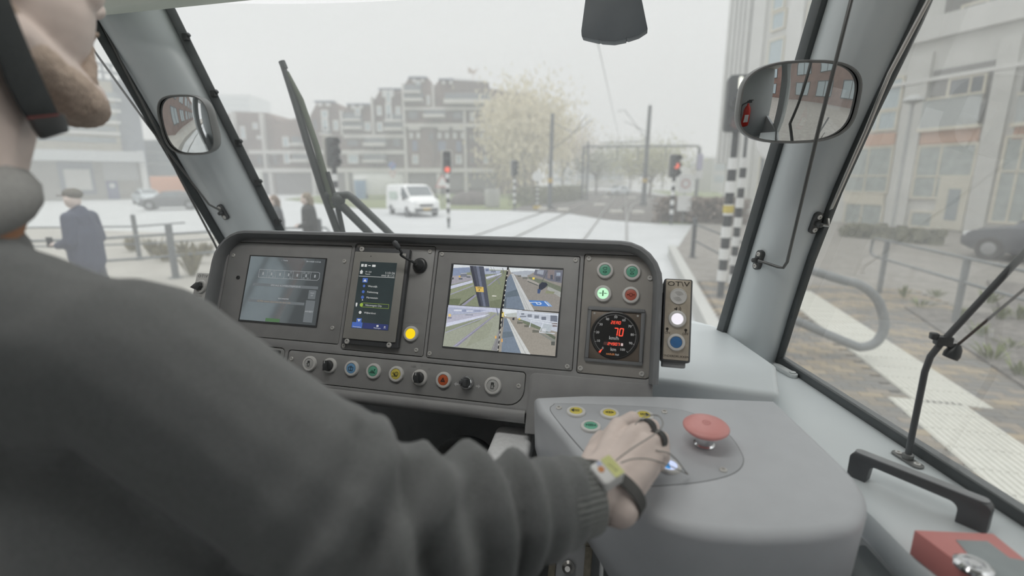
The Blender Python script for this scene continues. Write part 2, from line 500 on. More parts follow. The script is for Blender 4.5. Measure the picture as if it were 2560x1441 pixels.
dash = thing('dashboard', 'dark grey moulded dashboard with rounded hood below the windscreen', 'dashboard', MD)
b = MB(); b.prism(rrect(-.645, -.182, .266, .126, (.02, .012, .045, .04)), -.12, 0)
me = b.mesh('housing', m_dash, bevel=.004)
hs = link('housing', me, dash)
cut = MB()
POCK = dict(left=(-.632, -.091, -.334, .111, .005), mid=(-.328, -.100, -.152, .116, .005), right=(-.147, -.101, .130, .107, .005),
            gauge=(.136, -.103, .262, .112, (.005, .01, .03, .005)), switch=(-.445, -.171, .048, -.109, (.01, .03, .007, .007)), blank=(-.62, -.166, -.452, -.107, .01))
for k, (x0, y0, x1, y1, r) in POCK.items(): cut.prism(rrect(x0, y0, x1, y1, r), -.006, .05)
cu = link('cut', cut.mesh('cut', m_dash, smooth=0), dash)
md = hs.modifiers.new('b', 'BOOLEAN'); md.object = cu; md.operation = 'DIFFERENCE'; md.solver = 'EXACT'
bv = hs.modifiers.new('v', 'BEVEL'); bv.width = .0018; bv.segments = 2; bv.limit_method = 'ANGLE'; bv.angle_limit = R_(40)
me2 = evaluated(hs)
hs.modifiers.clear(); hs.data = me2; bpy.data.objects.remove(cu)
me2.polygons.foreach_set('use_smooth', [True] * len(me2.polygons)); me2.set_sharp_from_angle(angle=R_(35))
# riser plate under the gauge and the rolled lower lip
b = MB(); b.prism(rrect(.054, -.215, .266, -.109, (.002, .002, .006, .012)), -.02, .0015)
b.build('riser_plate', m_dash, dash, bevel=.004)
b = MB()
b.loft([[(x, -.186 + .014 * math.cos(t), -.010 + .014 * math.sin(t)) for t in [2 * math.pi * k / 14 for k in range(14)]] for x in (-.64, -.3, .0, .052)])
b.build('lower_lip', m_dash, dash, smooth=60)
# hood sweep
path = [(-.640, -.150), (-.640, .06)] + [(-.640 + .062 * (1 - math.cos(R_(a))), .06 + .062 * math.sin(R_(a))) for a in range(15, 91, 15)] + \
       [(-.3, .1235), (0, .1235), (.20, .122)] + [(.20 + .062 * math.sin(R_(a)), .06 + .062 * math.cos(R_(a))) for a in range(15, 91, 15)] + [(.262, -.06), (.262, -.11)]
prof = [(-.003, -.004), (-.004, .010), (-.002, .020), (.002, .0255), (.007, .025), (.0105, .020), (.012, .010), (.012, -.12), (0, -.12)]
rings = []
for i, p in enumerate(path):
    a = V(path[max(i - 1, 0)]); c = V(path[min(i + 1, len(path) - 1)])
    t = (c - a).normalized(); nrm = V((-t.y, t.x))
    rings.append([(p[0] + nrm.x * o, p[1] + nrm.y * o, w) for o, w in prof])
b = MB(); b.loft(rings)
b.build('hood', m_hood, dash, smooth=40)
# dark knee well under the dashboard
b = MB(); b.box((-.55, 1.12, 1.42), (1.1, .02, .92)); b.box((-1.09, .85, 1.42), (.02, .55, .92)); b.box((-.04, .98, 1.42), (.02, .3, .92))
struct(b.build('wall_front', m_dark, bevel=.003), 'dark knee well panel under the dashboard')

# --- small standard fittings
scr = MB(); scr.lathe([(.0042, 0), (.0042, .0012), (.0034, .0019), (.0019, .0019), (.0017, .0006), (.0001, .0006)], 14)
ME_SCREW = scr.mesh('screw', m_screw)
def screw(parent, x, y, z=0.0, s=1.0, rot=0):
    return link('screw', ME_SCREW, parent, Matrix.Translation((x, y, z)) @ Matrix.Scale(s, 4))
def ribbon(b, pts, w, z, mi=0, closed=False):
    P = [V((p[0], p[1])) for p in pts]
    if closed: P = P + [P[0]]
    for a, c in zip(P[:-1], P[1:]):
        d = (c - a)
        if d.length < 1e-6: continue
        d.normalize(); n = V((-d.y, d.x)) * (w / 2); e = d * (w * .35)
        b.flat([tuple(a - e - n), tuple(c + e - n), tuple(c + e + n), tuple(a - e + n)], z, mi)
bz = MB(); bz.lathe([(.0150, 0), (.0150, .0032), (.0140, .0050), (.0118, .0058), (.0104, .0056), (.0098, .0040), (.0001, .0040)], 32)
ME_BEZEL = bz.mesh('push_button', m_bezel, smooth=40)
ln = MB(); ln.lathe([(.0097, .0036), (.0096, .0050), (.0070, .0056), (.0001, .0058)], 28)
def button(parent, x, y, z, material, sym=None, name='push_button', label=None, sw=.0009, symmat=None, s=1.0, fill=None):
    o = link(name, ME_BEZEL, parent, Matrix.Translation((x, y, z)) @ Matrix.Scale(s, 4))
    if label: o['label'] = label
    ln.build('lens', material, o, smooth=50)
    if sym or fill:
        q = MB()
        for st in (sym or []): ribbon(q, [(a / 1000, c / 1000) for a, c in st], sw, .0061)
        for st in (fill or []): q.flat([(a / 1000, c / 1000) for a, c in st], .0061)
        q.build('symbol', symmat or m_sym, o, smooth=0)
    return o
def knob(parent, x, y, z, ang, label):
    o = link('rotary_switch', ME_BEZEL, parent, Matrix.Translation((x, y, z)))
    o['label'] = label
    q = MB(); q.lathe([(.0100, .004), (.0100, .010), (.0092, .0125), (.0001, .0125)], 26)
    q.box((0, 0, .0155), (.0075, .0190, .0085))
    q.build('knob', m_black, o, smooth=35, bevel=.0008, M=Matrix.Rotation(ang, 4, 'Z'))
    q = MB(); q.box((0, .0065, .0200), (.0014, .005, .0006)); q.build('pointer_mark', m_print, o, smooth=0, M=Matrix.Rotation(ang, 4, 'Z'))
    return o
def sq(x0, y0, x1, y1): return [(x0, y0), (x1, y0), (x1, y1), (x0, y1), (x0, y0)]

m_blue = mat('lens_blue', (120, 170, 212), .35); m_green = mat('lens_green', (110, 184, 156), .35)
m_yellow = mat('lens_yellow', (224, 208, 100), .35); m_red = mat('lens_red', (192, 104, 88), .35)
m_grey = mat('lens_grey', (190, 190, 188), .4); m_navy = mat('lens_dark_blue', (72, 122, 176), .3)
m_yl = glow('lens_lit_yellow', (250, 214, 24), 1.0); m_gl = glow('lens_lit_green', (196, 252, 208), 1.0); m_wl = glow('lens_lit_white', (246, 242, 250), 1.0)

# --- switch panel with nine controls
sp = thing('switch_unit', 'long grey switch panel with a row of nine round controls below the screens', 'panel', MD)
b = MB(); b.prism(rrect(-.4435, -.1695, .0465, -.1105, (.009, .029, .006, .006)), -.0055, -.0012)
b.build('plate', m_plate, sp, bevel=.001)
for x, y in ((-.435, -.127), (.036, -.135)): screw(sp, x, y, -.0012)
BX = [-.391, -.346, -.297, -.250, -.202, -.154, -.106, -.060, -.011]
BY = [-.133, -.133, -.134, -.135, -.136, -.138, -.138, -.138, -.139]
Zp = -.0012
lamp = [sq(-2, -5, 2, 5), sq(-1, 1.2, 1.2, 3.6)]
button(sp, BX[0], BY[0], Zp, m_grey, lamp + [[(-2, -1), (-4, 0)]], label='grey push button with door symbol')
knob(sp, BX[1], BY[1], Zp, R_(6), 'black rotary switch beside the grey button')
button(sp, BX[2], BY[2], Zp, m_blue, [[(-5, 2), (5, 2), (4, -4), (-4, -4), (-5, 2)], [(0, -4), (0, 5)], [(-3, 4), (3, 4)]], label='blue push button with washer symbol')
button(sp, BX[3], BY[3], Zp, m_green, [[(-6, -3), (6, -3)], [(-4, -1), (1, -1)], [(-3, 1), (0, 1), (1, -1)], [(2, -2), (5, 4), (3, 3)]], label='green push button with sander symbol')
button(sp, BX[4], BY[4], Zp, m_yellow, [[(2 + 3.4 * math.cos(t), .5 + 3.4 * math.sin(t)) for t in [k * .6283 for k in range(11)]], [(1.2, .5), (2.8, .5)], [(-6, 2), (-1, -3)], [(-4, 3), (-1, -2)], [(-6, -4), (4, -4)]], label='yellow push button with wheel symbol')
knob(sp, BX[5], BY[5], Zp, R_(4), 'black rotary switch in the middle of the row')
button(sp, BX[6], BY[6], Zp, mat('lens_orange', (206, 104, 66), .35), [[(-4, -3), (4, -3), (0, 4.4), (-4, -3)], [(-2, -1.8), (2, -1.8), (0, 2), (-2, -1.8)]], label='orange red hazard button with triangle')
ks = link('key_switch', MB().lathe([(.0125, 0), (.0125, .004), (.0112, .010), (.0095, .0115), (.0001, .0115)], 28).mesh('key_switch', m_chrome, smooth=40), sp, Matrix.Translation((BX[7], BY[7], Zp)))
ks['label'] = 'chrome key switch between two arrows'
MB().box((-.002, .000, .016), (.0085, .013, .010)).box((-.006, 0, .018), (.006, .006, .010)).build('lever', m_blk2, ks, bevel=.001)
button(sp, BX[8], BY[8], Zp, m_grey, lamp + [[(2, -1), (4, 0)]], label='grey push button at the end of the row', s=1.06)
for sx, x in ((-1, BX[7] - .021), (1, BX[7] + .021)):
    q = MB()
    q.flat([(x - sx * .0045, BY[7] - .0065), (x, BY[7] - .0065), (x, BY[7] - .009), (x + sx * .0045, BY[7] - .005), (x, BY[7] - .001), (x, BY[7] - .0035), (x - sx * .0045, BY[7] - .0035)], Zp + .0003)
    q.build('arrow_print', m_print, sp, smooth=0)
for tx, x, y in (('WEER', BX[5] - .016, BY[5] + .0185), ('0', BX[5] + .001, BY[5] + .022), ('OP', BX[5] + .0165, BY[5] + .017), ('2', BX[1] + .002, BY[1] + .021), ('1', BX[1] + .0145, BY[1] + .0135), ('0', BX[1] + .017, BY[1] - .001), ('J', BX[1] + .009, BY[1] - .0175)):
    text(tx, .0042, x, y, Zp + .0003, mat('faint_print', (150, 150, 150), .6), sp)
# blank plate behind the driver's shoulder
bp = thing('cover_plate', 'plain grey cover plate at the far end of the switch panel', 'panel', MD)
MB().prism(rrect(-.618, -.164, -.454, -.109, .008), -.0055, -.0012).build('plate', m_plate, bp, bevel=.001)
MB().prism(rrect(-.50, -.128, -.462, -.113, .003), -.0012, .006).build('catch', m_blk2, bp, bevel=.001)

# --- display with the vehicle status page
dl = thing('status_display', 'wide grey framed touch display with pale glare, nearest the far pillar', 'display', MD)
b = MB(); b.prism(rrect(-.6305, -.0895, -.3355, .1095, .003), -.0055, -.0010)
b.build('frame', m_plate, dl, bevel=.001)
for x, y in ((-.619, .080), (-.348, .078), (-.353, -.059)): screw(dl, x, y, -.001)
MB().lathe([(.0042, 0), (.0042, .0015), (.0028, .0018), (.0026, .0002), (.0001, .0002)], 16).build('sensor_hole', m_black, dl, M=Matrix.Translation((-.597, .032, -.001)))
MB().prism(rrect(-.5765, -.0605, -.3885, .0825, .001), -.001, .0006).build('screen_border', m_black, dl)
m_scr = mat('screen_glass', (158, 164, 168), .04, metal=.85, var=.04, spec=.9, emit=.10)
sc = MB().prism(rrect(-.573, -.057, -.391, .080, .0005), .0006, .0010).build('screen', m_scr, dl, smooth=0)
m_ui = glow('ui_pale', (158, 162, 164), .8); m_ui2 = glow('ui_grey', (122, 128, 131), .7); m_uig = glow('ui_green', (86, 120, 84), .8); m_uiy = glow('ui_amber', (176, 160, 140), .7)
q = MB()
x0, x1, y0, y1 = -.545, -.399, .035, .052
ribbon(q, [(x0, y0), (x1 - .004, y0), (x1, y0 + .004), (x1, y1 - .002), (x1 - .004, y1), (x0, y1)], .0009, .0013, closed=True)
for k in range(1, 7): ribbon(q, [(x0 + (x1 - x0) * k / 7, y0), (x0 + (x1 - x0) * k / 7, y1)], .0007, .0013)
for k in range(7):
    cx = x0 + (x1 - x0) * (k + .5) / 7; cy = (y0 + y1) / 2
    q.flat([(cx - .0018, cy - .003), (cx + .0018, cy - .003), (cx + .0018, cy + .003), (cx - .0018, cy + .003)], .0013)
    if k in (1, 3, 5):
        for ax, ay in (((-.005, .0055), (.005, .0055), (-.005, -.0055), (.005, -.0055)) if k != 3 else ((.005, .0055), (.005, -.0055))): ribbon(q, [(cx + ax - .002, cy + ay - .0012), (cx + ax + .002, cy + ay - .0012), (cx + ax + .002, cy + ay + .0012), (cx + ax - .002, cy + ay + .0012)], .0005, .0013, closed=True)
q.build('tram_diagram', m_ui, sc, smooth=0)
q = MB()
q.flat([(-.555, .0165), (-.398, .0165), (-.398, .0225), (-.555, .0225)], .0012); q.flat([(-.418, -.004), (-.401, -.004), (-.401, .014), (-.418, .014)], .0012)
q.flat([(-.560, -.018), (-.424, -.018), (-.424, -.0125), (-.560, -.0125)], .0012); q.flat([(-.421, -.052), (-.400, -.052), (-.400, -.007), (-.421, -.007)], .0012)
q.build('status_bars', m_ui2, sc, smooth=0)
MB().flat([(-.510, -.0565), (-.476, -.0565), (-.476, -.0495), (-.510, -.0495)], .0012).build('green_field', m_uig, sc, smooth=0)
m_uit = glow('ui_text', (186, 190, 192), .8)
text('SPECIALE ACHTERUITRIJMODUS', .0050, -.475, .0195, .0014, m_uit, sc)
text('28/11/2025 11:51:26', .0042, -.418, .0735, .0014, m_uit, sc)
text('/   Tractie', .0038, -.487, .0735, .0014, m_uit, sc)
text('ULTRA cannot determine the door side', .0050, -.497, -.0152, .0014, m_uiy, sc)
text('AANBEV', .0050, -.4105, -.030, .0014, m_uit, sc)
text('TRAM', .0034, -.4095, .008, .0014, m_uit, sc); text('UIT', .0034, -.4095, .003, .0014, m_uit, sc)
text('BESCHRIJVING', .0040, -.475, -.0075, .0014, m_uit, sc)

# --- radio terminal panel
rt = thing('radio_terminal', 'upright radio terminal listing tram stops between the two wide screens', 'terminal', MD)
b = MB(); b.prism(rrect(-.3265, -.0985, -.1535, .1145, .003), -.0055, -.0012)
b.build('plate', m_plate, rt, bevel=.001)
MB().prism(rrect(-.321, -.088, -.202, .106, .003), -.0012, .009).build('mount', m_blk2, rt, bevel=.001)
tf = MB().prism(rrect(-.3195, -.0775, -.2075, .0965, .002), .009, .0115).build('faceplate', mat('faceplate_grey', (158, 157, 152), .4), rt, bevel=.0006)
for x, y, s in ((-.306, .102, 1.0), (-.310, -.083, 1.0), (-.220, -.083, 1.0)): link('screw', ME_SCREW, rt, Matrix.Translation((x, y, .009)) @ Matrix.Scale(1.25, 4))
for x, y in ((-.164, .105), (-.168, -.088), (-.322, -.092), (-.318, .109)): screw(rt, x, y, -.0012)
TZ = .0115
ts = MB().prism(rrect(-.304, -.056, -.2245, .0765, .0005), TZ, TZ + .0004).build('screen', mat('terminal_glass', (56, 66, 68), .12, emit=.35, spec=.6), rt, smooth=0)
MB().lathe([(.0012, 0), (.0001, .0003)], 10).build('sensor_dot', m_hole, tf, M=Matrix.Translation((-.283, .088, TZ)))
m_tw = glow('terminal_white', (206, 208, 206), .9); m_tb = glow('terminal_blue', (74, 104, 178), .9); m_tg = glow('terminal_green', (150, 176, 74), .9); m_tn = glow('terminal_navy', (52, 60, 106), .9)
tz = TZ + .0007
def tfl(polys, m, name='symbol', z=tz):
    for p in polys: MB().flat(p, z).build(name, m, ts, smooth=0)
def rc(x0, y0, x1, y1): return [(x0, y0), (x1, y0), (x1, y1), (x0, y1)]
tfl([rc(-.301, .066, -.2955, .0715), rc(-.2935, .066, -.2885, .0715), rc(-.2855, .068, -.280, .0695), rc(-.277, .0665, -.2695, .071)], m_tw, 'status_icons')
tfl([[(-.3025, .0555), (-.2985, .060), (-.2945, .0555)], rc(-.3012, .0515, -.2958, .0556)], m_tw, 'home_symbol')
tfl([rc(-.303, .0465, -.2255, .0473)], m_tw, 'rule_line')
text('11:51:26', .0062, -.2260, .0555, tz, m_tw, ts, align='RIGHT'); text('WHD 28.11.25', .0046, -.2260, .0500, tz, m_tw, ts, align='RIGHT')
text('99 / 220', .0040, -.2900, .0560, tz, m_tw, ts, align='LEFT'); text('Testrit', .0040, -.2900, .0515, tz, m_tw, ts, align='LEFT')
tfl([rc(-.2935, .0345, -.2825, .0435), rc(-.2945, -.0455, -.2835, -.0365), rc(-.303, -.0555, -.2805, -.0445)], m_tb, 'blue_key')
tfl([rc(-.279, -.0555, -.2255, -.0445)], m_tn, 'key_bar')
tfl([[(-.2918, .0365), (-.2842, .0365), (-.2880, .0415)], [(-.2928, -.0385), (-.2852, -.0385), (-.2890, -.0435)], [(-.2892, -.0012), (-.2862, -.0012), (-.2877, .0015)]], m_tw, 'arrow', tz + .0002)
def stop(y, x, t, m, mr):
    q = MB(); q.flat(circ(mr, 16, (x, y)), tz); q.build('stop_dot', m, ts, smooth=0)
    text(t, .0052, x + .0085, y, tz, m_tw, ts, align='LEFT')
stop(.0275, -.2885, 'Wiersdijk', m_tb, .0026); stop(.0160, -.2885, 'Fokkesteeg', m_tb, .0030); stop(.0050, -.2885, 'Merwestein', m_tb, .0032)
stop(-.0100, -.2885, 'Nieuwegein City', m_tg, .0036); stop(-.0250, -.2890, 'Wijkersloot', m_tw, .0030)
q = MB(); ribbon(q, [(-.288, -.0140), (-.2300, -.0140), (-.2300, -.0060), (-.288, -.0060)], .0006, tz, closed=False); ribbon(q, [(-.2300, -.0140), (-.2300, -.0060)], .0006, tz); q.build('highlight_box', m_tg, ts, smooth=0)
tfl([rc(-.3010, -.0125, -.2975, -.0065), rc(-.3000, -.0145, -.2985, -.0125)], m_tw, 'tram_symbol')
text('Dienstregeling', .0030, -.2917, -.0535, tz + .0003, m_tw, ts); text('Meldingen', .0036, -.2480, -.0530, tz + .0002, m_tw, ts)
tfl([rc(-.2502, -.0505, -.2458, -.0470), [(-.2352, -.0505), (-.2325, -.0475), (-.2298, -.0505), (-.2325, -.0490)], [(-.2352, -.0530), (-.2325, -.0500), (-.2298, -.0530), (-.2325, -.0515)]], m_tw, 'symbol', tz + .0002)
text('LUS/HALTERING', .0052, -.1815, -.0370, -.0009, mat('faint_print', (150, 150, 150), .6), rt)
button(rt, -.182, -.058, -.0012, m_yl, label='lit yellow push button')
# gooseneck microphone
gm = thing('gooseneck_microphone', 'black gooseneck microphone standing out from the radio panel', 'microphone', MD @ Matrix.Translation((-.181, .076, -.0012)))
MB().lathe([(.0145, 0), (.0150, .003), (.0130, .007), (.0105, .008), (.0100, .012), (.0070, .016), (.0045, .022), (.0001, .022)], 26).build('base', m_black, gm)
tip = dpx(992, 614, .055); tip = V((tip[0] + .181, tip[1] - .076, .056))
pth = spline([(0, 0, .018), (-.006, .002, .030), (-.022, .010, .042), tuple(tip * .72 + V((0, -.004, .008))), tuple(tip)], 6)
MB().tube(pth, .0024, 10).build('neck', m_black, gm, smooth=60)
dr = (pth[-1] - pth[-4]).normalized()
MB().tube([pth[-1] - dr * .008, pth[-1] - dr * .006, pth[-1] + dr * .006, pth[-1] + dr * .010], [.0030, .0048, .0052, .0030], 14).build('capsule', m_blk2, gm, smooth=60)

# --- camera monitor with four live views
cm = thing('camera_monitor', 'wide grey framed monitor showing four platform camera views', 'monitor', MD)
MB().prism(rrect(-.1455, -.0995, .1285, .1055, .003), -.0055, -.0010).build('frame', m_plate, cm, bevel=.001)
for x, y in ((-.138, .1005), (.121, .099), (-.140, -.092), (.120, -.093)): screw(cm, x, y, -.001)
MB().prism(rrect(-.1165, -.0785, .1005, .0830, .001), -.001, .0004).build('screen_border', m_blk2, cm)
cs = MB().prism(rrect(-.1145, -.0765, .0985, .0810, .0005), .0004, .0008).build('screen', m_black, cm, smooth=0)
def zz(x, y): return dpx(1100 + x / 3.153, 640 + y / 3.153, .001)
def view(name, label, layers):
    ms, q = [], MB()
    for k, (rgb, poly) in enumerate(layers):
        mt = glow('view_%d_%d_%d' % rgb, rgb, 1.0, var=.07, scale=330)
        if mt not in ms: ms.append(mt)
        q.flat([zz(*p) for p in poly], .0010 + k * .000012, ms.index(mt))
    o = q.build(name, ms, cs, smooth=0)
    o['label'] = label
def ln2(x0, y0, x1, y1, w, w1=None):
    w1 = w if w1 is None else w1
    return [(x0 - w / 2, y0), (x0 + w / 2, y0), (x1 + w1 / 2, y1), (x1 - w1 / 2, y1)]
def lh(x0, y0, x1, y1, w): return [(x0, y0 - w / 2), (x1, y1 - w / 2), (x1, y1 + w / 2), (x0, y0 + w / 2)]
def bx4(x0, y0, x1, y1): return [(x0, y0), (x1, y0), (x1, y1), (x0, y1)]
view('camera_view', 'view along grassy track with dark mast', [
    ((130, 136, 114), [(108, 68), (530, 90), (478, 412), (70, 385)]), ((206, 211, 215), [(108, 68), (530, 90), (526, 114), (380, 108), (105, 96)]),
    ((130, 142, 166), [(105, 96), (235, 90), (240, 130), (200, 132), (200, 150), (98, 160)]), ((160, 168, 186), [(348, 98), (385, 95), (390, 116), (480, 116), (470, 140), (352, 146)]), ((112, 122, 144), bx4(360, 104, 384, 122)), ((120, 128, 144), bx4(400, 118, 440, 130)),
    ((156, 154, 162), [(98, 158), (245, 150), (258, 188), (88, 228)]), ((116, 120, 130), bx4(162, 136, 212, 166)), ((186, 192, 204), lh(164, 140, 212, 138, 4)), ((92, 98, 104), bx4(148, 176, 178, 187)), ((92, 98, 104), bx4(210, 162, 240, 172)), ((206, 170, 84), bx4(148, 157, 162, 170)), ((90, 92, 94), [(90, 170), (110, 172), (108, 186), (88, 188)]),
    ((192, 196, 213), [(86, 236), (256, 192), (258, 212), (84, 262)]), ((192, 196, 213), [(362, 166), (486, 136), (484, 144), (366, 184)]), ((142, 148, 124), [(84, 268), (262, 216), (266, 240), (80, 312)]),
    ((150, 150, 172), lh(262, 234, 82, 305, 7)), ((150, 150, 172), lh(372, 190, 472, 150, 5)), ((146, 144, 166), ln2(486, 152, 380, 236, 12, 14)), ((144, 142, 162), ln2(288, 306, 182, 390, 20, 26)), ((74, 78, 68), ln2(268, 310, 160, 388, 8, 12)), ((106, 114, 90), [(76, 340), (168, 336), (148, 386), (72, 383)]), ((116, 122, 100), [(390, 360), (480, 340), (478, 410), (396, 404)]),
    ((80, 84, 96), [(234, 78), (345, 84), (392, 404), (308, 398)]), ((64, 66, 76), [(234, 78), (258, 79), (328, 400), (308, 398)]), ((108, 114, 130), [(285, 81), (306, 82), (362, 402), (344, 401)]), ((208, 178, 98), [(278, 242), (343, 246), (346, 287), (286, 284)]), ((116, 104, 66), bx4(296, 250, 328, 256)), ((116, 104, 66), [(306, 264), (316, 264), (312, 278), (304, 276)]),
    ((122, 126, 130), lh(400, 88, 470, 222, 4)), ((122, 126, 130), ln2(400, 88, 468, 222, 3)), ((122, 126, 130), ln2(420, 90, 476, 226, 3)), ((112, 116, 120), ln2(494, 98, 504, 145, 6)), ((206, 204, 194), [(412, 312), (446, 314), (444, 322), (410, 320)])])
view('camera_view', 'view along the platform with blue wheelchair bay', [
    ((142, 138, 132), [(542, 92), (970, 112), (937, 442), (497, 414)]), ((210, 216, 218), [(542, 92), (790, 104), (740, 126), (560, 134)]), ((166, 172, 180), [(556, 128), (690, 116), (760, 122), (700, 152), (600, 152)]),
    ((110, 112, 122), [(750, 108), (970, 114), (958, 215), (860, 196), (800, 168), (738, 150)]), ((130, 122, 122), [(850, 112), (904, 114), (898, 186), (846, 176)]), ((150, 160, 174), bx4(918, 132, 950, 158)), ((84, 88, 98), bx4(870, 150, 890, 186)), ((152, 158, 168), [(770, 112), (820, 114), (812, 150), (764, 140)]), ((90, 94, 104), bx4(912, 168, 948, 200)),
    ((114, 120, 106), [(700, 164), (800, 186), (956, 244), (951, 300), (880, 262), (760, 222), (690, 190)]), ((160, 162, 158), [(850, 240), (952, 286), (950, 328), (846, 266)]), ((160, 156, 150), [(690, 176), (740, 198), (792, 224), (770, 234), (718, 216), (684, 196)]), ((96, 98, 94), lh(690, 200, 772, 234, 8)),
    ((170, 176, 182), bx4(640, 146, 690, 166)), ((110, 112, 108), bx4(652, 170, 690, 182)), ((110, 112, 108), bx4(612, 156, 640, 166)),
    ((116, 128, 142), [(528, 180), (560, 140), (574, 150), (690, 428), (500, 412)]), ((100, 112, 122), [(520, 290), (618, 262), (640, 312), (512, 330)]), ((92, 102, 110), [(500, 408), (506, 350), (524, 330), (520, 412)]), ((192, 194, 194), [(560, 140), (582, 142), (744, 434), (668, 426)]), ((168, 170, 170), ln2(574, 150, 706, 430, 3, 6)), ((168, 170, 170), ln2(570, 150, 688, 428, 3, 6)),
    ((58, 62, 72), [(780, 228), (806, 207), (838, 212), (850, 228), (832, 250), (800, 270), (778, 262)]), ((68, 86, 122), [(770, 260), (796, 268), (786, 298), (768, 296)]), ((134, 138, 114), [(835, 274), (906, 284), (894, 301), (832, 296)]), ((78, 124, 190), [(698, 350), (835, 356), (888, 400), (740, 396)]),
    ((204, 214, 228), lh(708, 368, 760, 366, 5)), ((204, 214, 228), [(752, 368), (788, 364), (802, 376), (796, 386), (764, 384)]), ((78, 124, 190), [(764, 371), (784, 369), (792, 377), (786, 381), (770, 380)]), ((204, 214, 228), [(820, 360), (830, 360), (868, 396), (856, 396)]), ((150, 180, 216), [(838, 362), (848, 362), (884, 398), (874, 398)]), ((226, 202, 96), [(730, 170), (748, 172), (744, 188), (728, 186)]), ((92, 96, 92), ln2(848, 116, 800, 212, 5))])
view('camera_view', 'pale view of grass and a long rail', [
    ((154, 158, 144), [(66, 388), (476, 414), (450, 752), (22, 712)]), ((188, 192, 210), [(66, 388), (476, 414), (470, 452), (400, 442), (58, 470)]), ((166, 172, 192), [(62, 404), (370, 428), (300, 448), (58, 470)]), ((206, 210, 220), bx4(110, 424, 170, 436)), ((206, 210, 220), bx4(210, 432, 260, 440)), ((140, 148, 172), bx4(176, 424, 206, 442)), ((140, 148, 172), bx4(270, 430, 320, 440)),
    ((176, 176, 190), [(56, 472), (400, 444), (330, 470), (50, 532)]), ((130, 134, 150), bx4(62, 482, 92, 496)), ((216, 190, 130), bx4(66, 458, 86, 480)), ((140, 144, 158), bx4(200, 462, 260, 470)), ((202, 206, 222), [(50, 530), (395, 455), (350, 480), (46, 560)]), ((138, 144, 126), [(44, 566), (350, 484), (300, 522), (42, 606)]),
    ((160, 160, 178), lh(395, 468, 42, 606, 7)), ((148, 152, 136), [(300, 560), (420, 520), (380, 640), (200, 720)]), ((136, 134, 150), ln2(440, 460, 118, 716, 14, 40)), ((162, 160, 178), ln2(440, 460, 110, 716, 4, 14)), ((130, 130, 132), [(466, 580), (474, 600), (455, 752), (404, 746)]), ((170, 172, 170), lh(462, 600, 414, 744, 6)), ((222, 172, 98), bx4(434, 632, 446, 652)), ((120, 126, 146), ln2(446, 414, 458, 470, 8))])
view('camera_view', 'view of platform, kerb line and pale houses', [
    ((150, 145, 136), [(490, 416), (935, 450), (908, 792), (462, 756)]), ((216, 222, 226), [(490, 416), (650, 428), (600, 474), (510, 478)]), ((178, 184, 180), [(510, 458), (620, 446), (606, 482), (530, 484)]), ((186, 192, 202), [(606, 428), (935, 455), (924, 600), (790, 566), (700, 524), (606, 492)]),
    ((126, 132, 142), bx4(640, 452, 664, 466)), ((126, 132, 142), bx4(690, 462, 724, 484)), ((126, 132, 142), bx4(744, 470, 780, 494)), ((112, 118, 130), bx4(800, 480, 836, 506)), ((112, 118, 130), bx4(870, 470, 924, 524)), ((126, 132, 142), bx4(630, 474, 680, 484)), ((128, 120, 120), bx4(880, 530, 924, 560)), ((214, 220, 226), lh(620, 442, 930, 470, 5)), ((214, 220, 226), lh(700, 494, 926, 526, 5)),
    ((112, 120, 102), [(618, 496), (700, 522), (800, 566), (786, 586), (690, 546), (612, 512)]), ((96, 104, 90), [(800, 570), (912, 640), (908, 664), (792, 590)]), ((208, 214, 222), lh(720, 510, 812, 524, 6)), ((208, 214, 222), ln2(816, 520, 784, 604, 6)), ((208, 214, 222), lh(784, 604, 906, 614, 6)), ((208, 214, 222), lh(816, 528, 926, 546, 6)), ((208, 214, 222), ln2(720, 508, 706, 566, 5)), ((176, 184, 190), [(820, 536), (890, 546), (870, 600), (796, 594)]), ((196, 200, 204), bx4(800, 574, 836, 600)),
    ((106, 106, 98), bx4(608, 514, 652, 536)), ((106, 106, 98), bx4(664, 546, 700, 562)), ((106, 106, 98), bx4(728, 584, 780, 606)), ((158, 154, 146), lh(606, 512, 654, 520, 6)), ((158, 154, 146), lh(722, 578, 784, 586, 7)), ((130, 132, 126), [(790, 606), (910, 662), (908, 690), (784, 614)]), ((90, 92, 88), bx4(876, 676, 906, 706)),
    ((118, 130, 144), [(505, 490), (526, 492), (646, 770), (484, 758)]), ((104, 116, 126), [(494, 600), (572, 596), (588, 636), (490, 650)]), ((198, 200, 198), [(526, 492), (546, 498), (714, 778), (640, 770)]), ((172, 174, 172), ln2(538, 500, 676, 774, 3, 7)), ((222, 202, 112), [(488, 440), (506, 446), (498, 502), (484, 512)]), ((70, 74, 82), [(490, 482), (500, 484), (494, 562), (486, 562)]), ((222, 166, 92), bx4(484, 654, 494, 680)), ((58, 60, 64), [(572, 490), (588, 486), (586, 508), (570, 506)]), ((226, 202, 96), bx4(620, 492, 634, 504))])
q = MB()
for k in range(34):
    a = lerp((536, 92, 0), (456, 754, 0), k / 34); c = lerp((536, 92, 0), (456, 754, 0), (k + .55) / 34)
    q.flat([zz(a.x - 4, a.y), zz(a.x + 4, a.y), zz(c.x + 4, c.y), zz(c.x - 4, c.y)], .0016, k % 2)
q.build('view_divider', [glow('divider_dark', (40, 42, 46), 1.0), glow('divider_pale', (190, 190, 180), 1.0)], cs, smooth=0)

